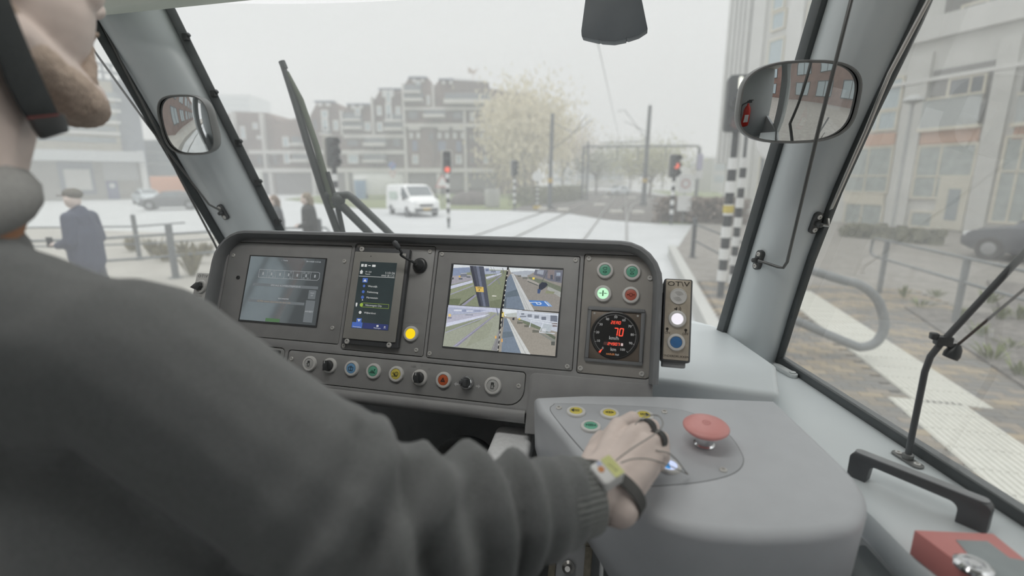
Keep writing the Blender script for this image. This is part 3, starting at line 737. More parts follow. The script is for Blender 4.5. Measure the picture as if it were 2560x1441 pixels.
# --- gauge panel with four lamps
gp = thing('button_unit', 'narrow upright panel with four round buttons at the end of the dashboard', 'panel', MD)
MB().prism(rrect(.1375, -.1015, .2605, .1105, (.004, .009, .029, .004)), -.0055, -.0012).build('plate', m_platew, gp, bevel=.001)
for x, y in ((.145, .103), (.253, .072), (.143, -.094), (.247, -.094)): screw(gp, x, y, -.0012, 1.1)
tr1 = [[(-3, 1), (-3, 5), (2, 5), (4, 3), (2, 1), (-3, 1)], [(-2, -2), (2, -2), (2, -5), (-2, -5), (-2, -2)], [(-3.5, -3.5), (-2, -3.5)], [(2, -3.5), (3.5, -3.5)]]
button(gp, .175, .082, -.0012, m_green, [[(-x, y) for x, y in s] for s in tr1], label='green button with mirrored tram symbol', sw=.0006)
button(gp, .222, .081, -.0012, m_green, tr1, label='green button with tram symbol', sw=.0006)
button(gp, .174, .040, -.0012, m_gl, [[(-7, 0), (-2.4, 0)], [(7, 0), (2.4, 0)]], label='lit pale green button with doors closed symbol', symmat=mat('symbol_green', (30, 88, 34), .6), fill=[[(-1, -5), (1, -5), (1, 5), (-1, 5)], [(-4, 1.3), (-4, -1.3), (-2, 0)], [(4, 1.3), (4, -1.3), (2, 0)]])
button(gp, .222, .040, -.0012, m_red, [[(3 * math.cos(t), 3 * math.sin(t)) for t in [k * .7854 for k in range(9)]], [(-6, 0), (-3, 0)], [(3, 0), (6, 0)]], label='dark red button with brake symbol', sw=.0007, symmat=mat('symbol_red', (96, 40, 34), .6), fill=[[(-6, 1.6), (-6, -1.6), (-4, 0)], [(6, 1.6), (6, -1.6), (4, 0)]])

# --- speedometer
so = thing('speedometer', 'square speedometer with round black dial showing 70 in red digits', 'gauge', MD @ Matrix.Translation((.1985, -.0325, -.0012)))
fr_ = MB()
for (x0, y0, x1, y1) in ((-.0485, -.0485, .0485, -.0425), (-.0485, .0425, .0485, .0485), (-.0485, -.0425, -.0425, .0425), (.0425, -.0425, .0485, .0425)): fr_.prism(rc(x0, y0, x1, y1), 0, .005)
fr_.build('frame', m_hood, so, bevel=.0012)
MB().prism(rc(-.0425, -.0425, .0425, .0425), 0, .0030).build('face_plate', mat('gauge_bronze', (128, 118, 108), .3, metal=.4), so, bevel=.0005)
for sx in (-1, 1): link('screw', ME_SCREW, so, Matrix.Translation((sx * .0370, .0365, .003)) @ Matrix.Scale(.45, 4))
dl_ = MB().lathe([(.0415, .003), (.0415, .0042), (.0395, .0048), (.0385, .0040), (.0001, .0040)], 48).build('dial', mat('dial_black', (48, 48, 48), .3), so)
m_num = glow('dial_print', (186, 186, 184), .55); m_led = glow('led_red', (255, 84, 62), 1.1)
q = MB()
for k in range(0, 101):
    a = R_(230 - 2.8 * k); L = .0030 if k % 10 == 0 else .0012
    ribbon(q, [(.0365 * math.cos(a), .0365 * math.sin(a)), ((.0365 - L) * math.cos(a), (.0365 - L) * math.sin(a))], .0006 if k % 10 == 0 else .00035, .0043)
q.build('tick_marks', m_num, dl_, smooth=0)
for k in range(0, 101, 10):
    a = R_(230 - 2.8 * k); r = .0308 if k not in (50,) else .0318
    text(str(k), .0058, r * math.cos(a) * (0.96 if k != 100 else .72), r * math.sin(a), .0043, m_num, dl_, bold=.00010)
text('km/h', .0084, -.001, -.0050, .0043, m_num, dl_, bold=.00015); text('km', .0080, -.001, -.0245, .0043, m_num, dl_, bold=.00015)
text('HASLER', .0042, -.0055, -.0330, .0043, glow('brand_orange', (196, 128, 82), .6), dl_, bold=.00015); text('Rail', .0042, .0058, -.0330, .0043, m_num, dl_, bold=.0001)
SEG = dict(a=[(0, 2), (1, 2)], b=[(1, 2), (1, 1)], c=[(1, 1), (1, 0)], d=[(0, 0), (1, 0)], e=[(0, 0), (0, 1)], f=[(0, 1), (0, 2)], g=[(0, 1), (1, 1)])
DIG = {'0': 'abcdef', '7': 'abc', '2': 'abged', '4': 'fgbc', '9': 'abcdfg', 'Z': 'abged', 'E': 'afged', 'R': 'efabgc', 'O': 'abcdef'}
def seven(s, x, y, w, h, gap, lw, name, m=m_led):
    q = MB(); W_ = len(s) * w + (len(s) - 1) * gap; cx = x - W_ / 2
    for ch in s:
        for g in DIG.get(ch, ''):
            p = [(cx + a * w + (c - 1) * h * .06, y - h / 2 + c * h / 2) for a, c in SEG[g]]
            d = (V(p[1]) - V(p[0])) * .08
            ribbon(q, [(p[0][0] + d.x, p[0][1] + d.y), (p[1][0] - d.x, p[1][1] - d.y)], lw, .0044)
        cx += w + gap
    q.build(name, m, dl_, smooth=0)
seven('ZERO', .0008, .0222, .0026, .0048, .0018, .00085, 'led_word')
seven('70', .0062, .0062, .0056, .0125, .0036, .0018, 'led_speed')
MB().flat(rc(-.0180, -.0178, .0150, -.0122), .0042).build('counter_window', glow('counter_back', (86, 62, 58), .6), dl_, smooth=0)
seven('24907', -.001, -.0150, .0026, .0042, .0016, .0008, 'led_counter')
MB().flat(rc(.0115, -.0172, .0148, -.0128), .0045).build('counter_drum', glow('counter_white', (222, 200, 196), .9), dl_, smooth=0)
a = R_(232); MB().flat([(.0405 * math.cos(a + .05), .0405 * math.sin(a + .05)), (.0405 * math.cos(a - .05), .0405 * math.sin(a - .05)), (.031 * math.cos(a), .031 * math.sin(a))], .0046).build('needle_tip', m_led, dl_, smooth=0)

# --- alarm box beside the hood
M_AB = MD @ Matrix.Translation((.3005, .002, -.012))
ab = thing('alarm_box', 'upright brushed metal button box mounted beside the dashboard hood', 'control box', M_AB)
MB().prism(rrect(-.0235, -.0715, .0235, .0715, .004), -.030, .0095).build('case', mat('case_grey', (96, 97, 98), .4), ab, bevel=.0025, seg=3)
MB().prism(rrect(-.0205, -.0680, .0205, .0690, .002), .0095, .0108).build('face_plate', m_bronze, ab, bevel=.0004)
MB().box((-.002, -.0745, -.012), (.038, .012, .030)).build('base_block', mat('case_grey2', (150, 151, 152), .4), ab, bevel=.002)
MB().box((-.029, 0, -.022), (.012, .10, .012)).build('bracket', m_blk2, ab, bevel=.001)
text('OT\\V', .0118, .0, .0618, .0112, m_dprint, ab, sx=1.35)
q = MB(); q.lathe([(.0135, .0108), (.0140, .0122), (.0132, .0134), (.0125, .0128), (.0001, .0128)], 32)
sb = q.build('speaker_disc', m_bezel, ab, M=Matrix.Translation((.0005, .0405, 0)))
q = MB()
for r in (.0018, .0034, .0050, .0066, .0082):
    for h in (0, math.pi): ribbon(q, [(r * math.cos(h + .35 + t), r * math.sin(h + .35 + t)) for t in [k * .22 for k in range(10)]], .0004, .0131)
q.build('sound_slots', mat('slot_grey', (150, 150, 146), .5), sb, smooth=0)
q = MB(); q.flat([(-.0055, .0195), (-.0035, .0195), (-.0005, .0225), (-.0005, .0145), (-.0035, .0175), (-.0055, .0175)], .0111)
for r in (.0025, .0050): ribbon(q, [(.0005 + r * math.cos(t), .0185 + r * math.sin(t)) for t in [-.9 + k * .2 for k in range(10)]], .0008, .0111)
q.build('speaker_symbol', m_dprint, ab, smooth=0)
button(ab, 0.0, .0012, .0108, m_wl, label='lit white push button', s=.98)
button(ab, -.0005, -.0385, .0108, m_navy, label='dark blue push button', s=.98)
q = MB()
for x in (-.0155, .0145):
    q = MB(); q.flat(circ(.0024, 14, (x, -.0165)), .0111); q.flat(rc(x - .0009, -.0215, x + .0009, -.0165), .0111)
    q.build('lamp_symbol', m_dprint, ab, smooth=0)
text('ON', .0058, -.0150, -.0235, .0112, m_dprint, ab); text('OFF', .0058, .0140, -.0235, .0112, m_dprint, ab)
text('ONDERDRUKKEN', .0052, 0, -.0620, .0112, m_dprint, ab, sx=1.02)

# --- small on/off switch box at the far end of the hood
o2 = thing('switch_box', 'small pale switch box with a black pointer knob at the far end of the hood', 'control box', MD @ Matrix.Translation((-.686, .008, -.006)))
MB().prism(rrect(-.020, -.030, .034, .030, .004), -.02, .006).build('case', m_bezel, o2, bevel=.0015)
text('OT\\V', .0095, -.002, .0225, .0064, mat('grey_print', (120, 120, 118), .6), o2, sx=1.2); text('ON/OFF', .0055, -.004, -.0225, .0064, mat('grey_print', (120, 120, 118), .6), o2)
rs = link('rotary_switch', ME_BEZEL, o2, Matrix.Translation((0, -.001, .006)))
q = MB(); q.prism([(-.017, -.004), (-.005, -.0075), (.004, -.0080), (.008, 0), (.004, .0080), (-.004, .0075)], .004, .014); q.build('knob', m_black, rs, bevel=.001)

# ------------------------------------------------------------------ console beside the driver (local frame tilted 5 degrees)
TC = R_(5)
CO = at(1440, 1033, .76)
cY, cZ = V((0, math.cos(TC), math.sin(TC))), V((0, -math.sin(TC), math.cos(TC)))
MC = frame(CO, V((1, 0, 0)), cY, cZ)
def cpx(x, y, h=0.0):
    """world point at height h above the console top"""
    return onp(x, y, CO + cZ * h, cZ)
def cl(x, y, h=0.0):
    q = cpx(x, y, h) - CO
    return V((q.x, q.dot(cY), q.dot(cZ)))
con = thing('console', 'smooth light grey side console with rounded front under the driver hand', 'console', MC)
OUT = [(-.074, .036), (.0, .060), (.122, .086), (.309, .106), (.342, -.007), (.358, -.072), (.354, -.118), (.332, -.156), (.297, -.178), (.250, -.194), (.195, -.206), (.140, -.206), (.090, -.188), (.042, -.142), (-.017, -.055), (-.060, .000)]
P3 = [V((p[0], p[1], 0)) for p in OUT]
def closed_spline(pts, n=4):
    N = len(pts); out = []
    for i in range(N):
        p0, p1, p2, p3 = [V(pts[(i + k) % N]) for k in (-1, 0, 1, 2)]
        for k in range(n):
            t = k / n
            out.append(.5 * ((2 * p1) + (p2 - p0) * t + (2 * p0 - 5 * p1 + 4 * p2 - p3) * t * t + (3 * p1 - p0 - 3 * p2 + p3) * t ** 3))
    return out
front = spline(OUT[4:] , 5)
OUTS = [V((p[0], p[1])) for p in OUT[:4]] + [V((p.x, p.y)) for p in spline([(a, c, 0) for a, c in OUT[4:]], 4)]
cen = V((.16, -.05))
def shrink(d, cen=cen):
    r = []
    for p in OUTS:
        v = p - cen; L = v.length
        r.append(p - v * (d / L))
    return r
rings = []
for d, z in ((.013, 0.0), (.0085, -.0010), (.004, -.0042), (.001, -.0085), (0, -.014), (.001, -.10)):
    rings.append([(p.x, p.y, z) for p in shrink(d)])
for k, z in ((.10, -.17), (.28, -.26), (.48, -.36), (.62, -.48)):
    rings.append([(p.x + (.27 - p.x) * k, p.y + (.02 - p.y) * k * .6, z) for p in shrink(.001)])
b = MB(); b.loft(rings)
b.build('body', m_console, con, smooth=60)
inl = [cl(*p) for p in [(1376, 1026), (1384, 1014), (1402, 1010), (1530, 1014), (1670, 1022), (1730, 1034), (1785, 1058), (1828, 1095), (1852, 1132), (1858, 1155), (1846, 1176), (1812, 1193), (1745, 1207), (1670, 1214), (1590, 1218), (1560, 1214), (1525, 1195), (1460, 1130), (1400, 1060)]]
inl = [V((p.x, p.y)) for p in inl]
sm = [V((p.x, p.y)) for p in closed_spline([(p.x, p.y, 0) for p in inl], 3)]
ctr = sum(sm, V((0, 0))) / len(sm)
MB().prism([tuple(ctr + (p - ctr) * 1.006) for p in sm], -.001, .0004).build('inlay_joint', mat('joint_dark', (84, 85, 87), .6), con, smooth=0)
MB().prism([tuple(p) for p in sm], -.001, .0007).build('inlay_plate', m_inlay, con, bevel=.0003)
for p in ((1397, 1022), (1661, 1032), (1808, 1178)):
    q = cl(*p); screw(con, q.x, q.y, .0007, 1.15)
MRC = Matrix.Rotation(R_(6), 4, 'Z')
def cbtn(x, y, m, label, sym, fill, s=1.0):
    o = button(con, 0, 0, 0, m, sym, label=label, fill=fill, sw=.0007)
    o.matrix_local = Matrix.Translation((x, y, .0007)) @ MRC @ Matrix.Diagonal((s, s, s * .7, 1))
dr = [sq(-3.2, -2.4, 3.2, 2.4), [(0, -2.4), (0, 2.4)], [(-3.2, 0.2), (3.2, 0.2)]]
cbtn(0, 0, m_yellow, 'yellow button with half dark door symbol', [[(a + 1.4, c) for a, c in s] for s in dr], [[(-8, 0), (-4, 4.5), (-3, 4.5), (-3, -4.5), (-4, -4.5)]])
cbtn(.051, .005, m_yellow, 'yellow button with door and two arrows', dr, [[(-7, 0), (-4, 2.2), (-4, -2.2)], [(7, 0), (4, -2.2), (4, 2.2)]])
cbtn(.102, .010, m_yellow, 'yellow button half hidden by a finger strap wire', [[(a - 1.4, c) for a, c in s] for s in dr], [[(8, 0), (4, -4.5), (3, -4.5), (3, 4.5), (4, 4.5)]])
cbtn(.026, -.036, m_green, 'green door button beside the thumb', dr, [[(-4, 0), (-7, -2.2), (-7, 2.2)], [(4, 0), (7, 2.2), (7, -2.2)]])
m_bl = glow('lens_lit_blue', (40, 142, 214), .9); m_bp = glow('lens_lit_pale', (206, 218, 250), 1.0)
cbtn(.133, -.105, m_bp, 'lit blue and white button below the little finger', None, None, 1.02)
hb = [o for o in con.children if o.get('label', '').startswith('lit blue')][0]
MB().flat([(.0094 * math.cos(t), .0094 * math.sin(t)) for t in [math.pi / 2 + k * math.pi / 12 for k in range(13)]], .0062).build('blue_half', m_bl, hb, smooth=0)
# mushroom emergency stop
ec = cl(1760, 1112, .0)
es = thing('emergency_stop', 'large pale red mushroom push button on a short chrome stem', 'emergency stop', MC @ Matrix.Translation((ec.x, ec.y, .0007)) @ Matrix.Scale(.94, 4))
MB().lathe([(.0150, 0), (.0150, .002), (.0125, .004), (.0125, .020), (.0001, .020)], 32).build('stem', m_chrome, es, smooth=40)
hd = MB().lathe([(.0110, .0190), (.0200, .0205), (.0280, .0245), (.0318, .0285), (.0322, .0305), (.0300, .0328), (.0220, .0350), (.0110, .0362), (.0001, .0366)], 48).build('mushroom_head', mat('faded_red', (228, 160, 156), .38, var=.02), es, smooth=60)
q = MB()
ribbon(q, circ(.0052, 24), .0007, .0369, closed=True); ribbon(q, [(-.0024, 0), (.0024, 0)], .0012, .0369)
q.build('press_symbol', mat('faded_red_dark', (204, 130, 126), .5), hd, smooth=0)

# ------------------------------------------------------------------ mirrors inside the cab
def hit(o, x, y):
    """where a sight line meets an object's surface"""
    ok, p, n, _ = o.ray_cast(C0, ray(x, y).normalized())
    return (p, n) if ok else (at(x, y, 1.1), -cW)
def near(o, x, y, gap): 
    p, n = hit(o, x, y); return p - ray(x, y).normalized() * gap
bpy.context.view_layer.update()
m_mirror = mat('mirror_silver', (222, 224, 224), .015, metal=1.0, var=.0)
m_shell = mat('mirror_shell', (120, 121, 120), .4)
def superell(a, c, n=3.6, N=48, skew=0.0):
    out = []
    for k in range(N):
        t = 2 * math.pi * k / N; x = math.copysign(abs(math.cos(t)) ** (2 / n), math.cos(t)) * a; y = math.copysign(abs(math.sin(t)) ** (2 / n), math.sin(t)) * c
        out.append((x, y * (1 + skew * x / a)))
    return out
def mirror(label, pos, nrm, a, c, rad, depth, mount, skew=0.0, roll=0.0, bow=.0):
    z = V(nrm).normalized(); x = V((0, 0, 1)).cross(z).normalized(); y = z.cross(x)
    M = frame(V(pos), x, y, z) @ Matrix.Rotation(roll, 4, 'Z')
    t = thing('interior_mirror', label, 'mirror', M)
    o = superell(a, c, skew=skew)
    o = [(p[0], p[1] + bow * (1 - (p[0] / a) ** 2) * math.copysign(1, p[1])) for p in o]
    sag = lambda p: -(p[0] ** 2 + p[1] ** 2) / (2 * rad)
    zr = .004
    rings = []
    for s, zz_ in ((.55, -depth), (.80, -depth * .9), (.96, -depth * .55), (1.0, -.010), (1.0, -.001), (.985, zr), (.955, zr), (.945, -.001)):
        rings.append([(p[0] * s, p[1] * s, zz_ + sag((p[0] * s, p[1] * s)) * .6) for p in o])
    MB().loft(rings, cap=(True, False)).build('shell', m_shell, t, smooth=50)
    rings = []
    for k in range(0, 13):
        s = .956 * max(k / 12, 1e-3)
        rings.append([(p[0] * s, p[1] * s, sag((p[0] * s, p[1] * s)) - .0005 + .002) for p in o])
    MB().loft(rings, cap=(True, False)).build('mirror_glass', m_mirror, t, smooth=80)
    w = M.inverted() @ V(mount)
    MB().tube(spline([(0, 0, -depth * .7), tuple(w * .5 + V((0, 0, -.01))), tuple(w)], 5), .011, 12).lathe([(.022, -.004), (.022, .006), (.012, .008)], 16, M=Matrix.Translation(w)).build('mount_arm', m_blk2, t, smooth=50)
    return t
mirror('large convex interior mirror in front of the windscreen pillar', at(2000, 257, .84), (.14, -.975, -.13), .100, .060, .42, .05, ex(*RL, 2.42) + V((.06, -.03, 0)), bow=.008)
mirror('small convex interior mirror on the far windscreen pillar', at(462, 314, 1.24), (.10, -.985, -.14), .074, .070, .30, .045, ex(*LR, 2.40) + V((-.06, -.04, 0)), bow=.004)

# ------------------------------------------------------------------ sun blind guide wires and brackets
m_wire = mat('guide_wire_steel', (96, 97, 96), .3, metal=.4)
def bracket(parent, p, nrm, up, L=.046):
    z = V(nrm).normalized(); y = (V(up) - z * V(up).dot(z)).normalized(); x = y.cross(z)
    M = frame(V(p), x, y, z)
    MB().prism(rrect(-.009, -L / 2, .009, L / 2, .008), -.006, .004).lathe([(.006, .004), (.005, .016), (.001, .017)], 12).build('bracket', m_black, parent, bevel=.001, M=M)
    for s in (-1, 1): link('screw', ME_SCREW, parent, M @ Matrix.Translation((0, s * (L / 2 - .009), .004)) @ Matrix.Scale(1.2, 4))
gw = thing('blind_guide_wire', 'thin bent steel blind wire passing in front of the large mirror', 'blind wire', (0, 0, 0))
WT = near(pr_, 1968, 655, .03)
MB().tube([at(2138, -30, .755), at(2128, 0, .76), at(2045, 330, .80), WT, near(pr_, 1958, 670, .028), near(pr_, 1945, 668, .026), near(pr_, 1896, 652, .016)], .0032, 10).build('wire', m_wire, gw, smooth=60)
pdir = (RL[1] - RL[0]).normalized()
_p, _n = hit(pr_, 1900, 650); bracket(gw, _p + _n * .004, _n, pdir)
gw = thing('blind_guide_wire', 'straight steel blind wire along the side window seal of the near pillar', 'blind wire', (0, 0, 0))
_p, _n = hit(pr_, 2036, 556)
MB().tube([_p + _n * .012, _p + _n * .02 + V((.012, 0, 0)), at(2070, 540, 1.0), at(2114, 440, .94), at(2163, 330, .89), at(2224, 183, .84), at(2321, 0, .79), at(2338, -30, .78)], .0036, 10).build('wire', m_steel, gw, smooth=60)
bracket(gw, _p + _n * .004, _n, (RR[1] - RR[0]).normalized())
gw = thing('blind_guide_wire', 'thin blind wire ending at a bracket on the far pillar', 'blind wire', (0, 0, 0))
MB().tube([at(205, 84, 1.27), at(226, 114, 1.28), at(361, 301, 1.33), at(523, 512, 1.36), at(552, 527, 1.36)], .0030, 10).build('wire', m_wire, gw, smooth=60)
_p, _n = hit(pl_, 560, 530); bracket(gw, _p + _n * .004, _n, (LL[1] - LL[0]).normalized())
gw = thing('blind_guide_wire', 'long blind wire running down beside the far pillar to the hood', 'blind wire', (0, 0, 0))
MB().tube([at(238, 30, 1.24), at(254, 60, 1.25), at(318, 185, 1.28), at(400, 342, 1.33), at(447, 440, 1.36), at(535, 606, 1.42), at(575, 690, 1.45)], .0030, 10).build('wire', m_wire, gw, smooth=60)

# dark fan shaped flap hanging from the header
p = onY(1537, 20, 1.0)
vf = thing('visor_flap', 'dark grey fan shaped flap hanging from the header at the top of the windscreen', 'visor', frame(V((p.x, 1.0, p.z)), V((1, 0, 0)), V((0, 0, 1)), V((0, -1, 0))))
q = [onY(*a, 1.0) for a in ((1478, -90), (1455, 82), (1456, 96), (1480, 102), (1498, 106), (1500, 104), (1505, 107), (1537, 109), (1566, 103), (1566, 99), (1571, 101), (1598, 92), (1619, 78), (1585, -90))]
MB().prism([(a.x - p.x, a.z - p.z) for a in q], -.014, .014).build('flap', mat('visor_grey', (100, 106, 110), .55), vf, bevel=.003)
MB().tube([(-.03, .14, 0), (-.03, .06, 0)], .006, 8).tube([(.02, .14, 0), (.02, .06, 0)], .006, 8).build('hanger', m_blk2, vf)

# ------------------------------------------------------------------ stay rod, grab handle and red key box on the ledge
sr = thing('stay_rod', 'bent black stay rod with clamp rising from the ledge past the side window', 'rod', (.43, .81, LZ))
O = V((.43, .81, LZ)); L_ = lambda *pp: [tuple(V(a) - O) for a in pp]
B0 = onz(2268, 1152, LZ)
MB().tube(L_(B0, onY(2272, 1128, B0.y), onY(2312, 930, .80), onY(2326, 892, .80), onY(2350, 862, .80), onY(2560, 634, .79), onY(2790, 380, .78)), .0044, 12).build('rod', m_blk2, sr, smooth=60)
Mb = Matrix.Translation(B0 - O) @ Matrix.Rotation(R_(-70), 4, 'Z')
MB().prism(rrect(-.025, -.0085, .025, .0085, .008), 0, .0035).lathe([(.0075, .003), (.0075, .011), (.005, .012)], 14).build('base_plate', mat('pewter', (120, 121, 120), .35, metal=.3), sr, bevel=.0008, M=Mb)
for s in (-1, 1): link('screw', ME_SCREW, sr, Mb @ Matrix.Translation((s * .0165, 0, .0035)) @ Matrix.Scale(1.15, 4))
k0 = onY(2358, 852, .80) - O
MB().box(tuple(k0), (.020, .014, .014)).box(tuple(k0 + V((-.012, 0, .006))), (.010, .010, .010)).bar(k0, onY(2385, 872, .80) - O, .008).build('clamp', m_black, sr, bevel=.002)
k1 = onY(2384, 880, .80) - O
MB().lathe([(.004, .012), (.008, .006), (.0105, -.004), (.0095, -.010), (.001, -.011)], 16, M=Matrix.Translation(k1) @ Matrix.Rotation(R_(18), 4, 'Y')).build('knob', m_black, sr, smooth=50)
MB().tube(L_(onY(2388, 868, .80), onY(2560, 724, .795), onY(2790, 532, .78)), .0020, 8).build('thin_rod', mat('brown_wire', (78, 70, 66), .4), sr)

f1, f2 = onz(2145, 1193, LZ), onz(2432, 1316, LZ)
dv = (f2 - f1); Lh = dv.length; hx = dv.normalized(); hz = V((0, 0, 1)); hy = hz.cross(hx)
gh = thing('grab_handle', 'low black and grey bow handle screwed to the ledge', 'handle', frame(f1, hx, -hy, hz) if False else frame(f1, hx, hy, hz))
def arc(cx, cz, r, a0, a1, n=5): return [(cx + r * math.cos(R_(a0 + (a1 - a0) * k / n)), cz + r * math.sin(R_(a0 + (a1 - a0) * k / n))) for k in range(n + 1)]
prof = [(-.012, 0)] + arc(-.002, .030, .010, 180, 90) + arc(Lh + .004, .030, .010, 90, 0) + [(Lh + .014, 0), (Lh - .016, 0)] + arc(Lh - .026, .016, .010, 0, 90) + arc(.022, .020, .008, 90, 180) + [(.012, 0)]
MB().prism([(a, c) for a, c in prof], -.009, .009, M=frame(V((0, 0, 0)), V((1, 0, 0)), V((0, 0, 1)), V((0, -1, 0)))).build('bow', m_blk2, gh, bevel=.0012)
MB().prism(rrect(-.008, -.0075, Lh + .010, .0075, .007), .0398, .0412).build('grip_strip', mat('grip_grey', (150, 152, 154), .5), gh, bevel=.0004)

RZ = LZ + .033
rb = [onz(*a, RZ) for a in ((2285, 1325), (2483, 1334), (2560, 1396), (2440, 1441))]
ad = (rb[3] - rb[0]); poly = [rb[0], rb[1], rb[2], rb[2] + ad * 1.6 + V((.02, 0, 0)), rb[0] + ad * 1.9]
O = V((rb[0].x, rb[0].y, LZ))
kb = thing('key_box', 'red metal emergency key box with clear window and round lock on the ledge', 'key box', Matrix.Translation(O))
m_redb = mat('red_enamel', (214, 140, 136), .35, var=.03)
MB().prism([(a.x - O.x, a.y - O.y) for a in poly], 0, .033).build('box', m_redb, kb, bevel=.0015)
wq = [onz(*a, RZ) for a in ((2390, 1352), (2468, 1355), (2524, 1397), (2585, 1408), (2600, 1470), (2480, 1455), (2432, 1391), (2424, 1392))]
MB().prism([(a.x - O.x, a.y - O.y) for a in wq], .0328, .0338).build('window_pane', mat('clear_pane', (150, 158, 160), .08, spec=.8), kb)
lk = onz(2432, 1420, RZ) - O
MB().lathe([(.0165, .033), (.0165, .0365), (.013, .039), (.0095, .039), (.0090, .0372), (.0065, .0372), (.006, .0395), (.001, .0395)], 32, M=Matrix.Translation((lk.x, lk.y, 0))).build('lock', m_chrome, kb, smooth=35)

# ------------------------------------------------------------------ armrest and seat latch plate
ar = thing('armrest', 'pale grey padded armrest end between the sleeve and the console', 'armrest', (-.19, .75, 1.76))
MB().prism(rrect(-.036, -.30, .036, .062, .016), 0, .042).build('pad', mat('armrest_vinyl', (240, 241, 242), .5, var=.05, scale=120, bump=.2, bscale=400), ar, bevel=.010, seg=3, M=Matrix.Rotation(R_(4), 4, 'Z'))
MB().tube([(.0, -.24, .0), (.0, -.26, -.30), (-.06, -.36, -.42)], .018, 12).build('bracket_arm', m_blk2, ar, smooth=50)
pp = onY(1428, 1372, .735)
lp = thing('latch_plate', 'beige metal latch plate with a spring bolt below the sleeve', 'latch', frame(pp, V((1, 0, 0)), V((0, .55, .83)), V((0, -.83, .55))))
m_beige = mat('beige_zinc', (128, 122, 108), .45, metal=.3, var=.15, scale=120)
q = MB()
q.prism(rc(-.036, .008, .036, .045), -.003, 0); q.prism(rc(-.036, -.10, -.024, .008), -.003, 0); q.prism(rc(.024, -.10, .036, .008), -.003, 0); q.prism(rc(-.036, -.115, .036, -.10), -.003, 0)
q.build('plate', m_beige, lp, bevel=.0006)
MB().box((0, -.045, -.030), (.05, .105, .05)).build('pocket', m_dark, lp)
MB().lathe([(.011, 0), (.011, .006), (.006, .008), (.0055, .020), (.0045, .022), (.001, .022)], 18, M=Matrix.Translation((-.002, -.030, -.005))).build('bolt', m_steel, lp)
for x, y in ((.024, .030), (-.006, .022)): screw(lp, x, y, 0, .9)
MB().box((0, -.06, -.33), (.04, .03, .60)).build('post', m_dark, lp, M=Matrix.Rotation(R_(-34), 4, 'X'))

# ------------------------------------------------------------------ the driver
m_skin = mat('skin', (226, 210, 202), .5, var=.06, scale=40, bump=.05, bscale=500)
m_sweat = mat('sweater_knit', (114, 116, 116), .95, var=.14, scale=500, bump=.5, bscale=1200, spec=.15, sheen=.35)
m_rib = mat('cuff_knit', (128, 130, 128), .95, var=.12, scale=500, bump=.4, bscale=1200, spec=.15, sheen=.35)
m_beard = mat('beard_hair', (194, 176, 162), .8, var=.12, scale=220, bump=.8, bscale=500, spec=.2)
m_hair = mat('brown_hair', (96, 80, 68), .8, var=.2, scale=200, bump=.5, bscale=500)
m_trous = mat('dark_trousers', (96, 98, 98), .9, var=.08, scale=200, bump=.2)
XH = -.595
SH, EL = at(330, 900, .40), at(960, 1345, .43)
Wc = cpx(1512, 1228, .048)
wl_, wr_ = cpx(1480, 1183, .046), cpx(1550, 1272, .042)
mcp = [cpx(1547, 1068, .060), cpx(1590, 1083, .066), cpx(1615, 1110, .063), cpx(1632, 1142, .053)]
pip = [cpx(1582, 1046, .046), cpx(1630, 1066, .056), cpx(1654, 1096, .052), cpx(1659, 1128, .042)]
caps = []
# torso, shoulders, arms (mostly inside the sweater)
caps += [((-.56, .06, 1.45), (-.585, .17, 1.85), .13, .13), ((-.585, .17, 1.85), (-.595, .22, 2.05), .13, .11), ((-.595, .25, 2.08), SH, .08, .062), ((-.595, .25, 2.08), (-.80, .27, 2.08), .08, .062)]
caps += [(SH, EL, .055, .045), (EL, lerp(EL, Wc, .45), .045, .042), (lerp(EL, Wc, .45), Wc, .042, .029)]
# neck and head
caps += [((XH, .235, 2.12), (XH, .330, 2.34), .070, .062), ((XH, .255, 2.24), (XH, .315, 2.42), .060, .058)]
# legs
caps += [((-.50, .10, 1.46), (-.315, .855, 1.655), .08, .062), ((-.68, .10, 1.46), (-.80, .80, 1.60), .08, .062), ((-.315, .855, 1.655), (-.36, .95, 1.20), .055, .045), ((-.80, .80, 1.60), (-.80, .90, 1.18), .055, .045)]
# far arm resting on the lap
caps += [((-.80, .27, 2.08), (-.92, .36, 1.82), .06, .05), ((-.92, .36, 1.82), (-.84, .58, 1.72), .045, .032), ((-.84, .58, 1.72), (-.82, .66, 1.70), .03, .025)]
# hand: wrist, metacarpals, curled fingers, thumb
for k, s in enumerate((.16, .40, .62, .84)):
    cp_ = lerp(wl_, wr_, s)
    caps.append((cp_, mcp[k], .0165, .0128))
    caps.append((cp_ - cZ * .014, mcp[k] - cZ * .016, .0150, .0105))
caps.append((wl_, wr_, .020, .020))
for k in range(4):
    r = (.0100, .0100, .0095, .0082)[k]
    d = (pip[k] - mcp[k]).normalized()
    dip = pip[k] + (d * .35 - cZ * .94).normalized() * (.024, .027, .025, .014)[k]
    tip_ = dip + (-d * .70 - cZ * .35).normalized() * .016
    caps += [(mcp[k], pip[k], r * 1.08, r), (pip[k], dip, r, r * .92), (dip, tip_, r * .92, r * .80)]
th = [cpx(1478, 1172, .034), cpx(1484, 1132, .034), cpx(1494, 1104, .030), cpx(1503, 1090, .022)]
caps += [(lerp(wl_, wr_, .2), th[0], .018, .017), (th[0], th[1], .0170, .0120), (th[1], th[2], .0115, .0100), (th[2], th[3], .0100, .0082), (th[1], mcp[0], .011, .011)]
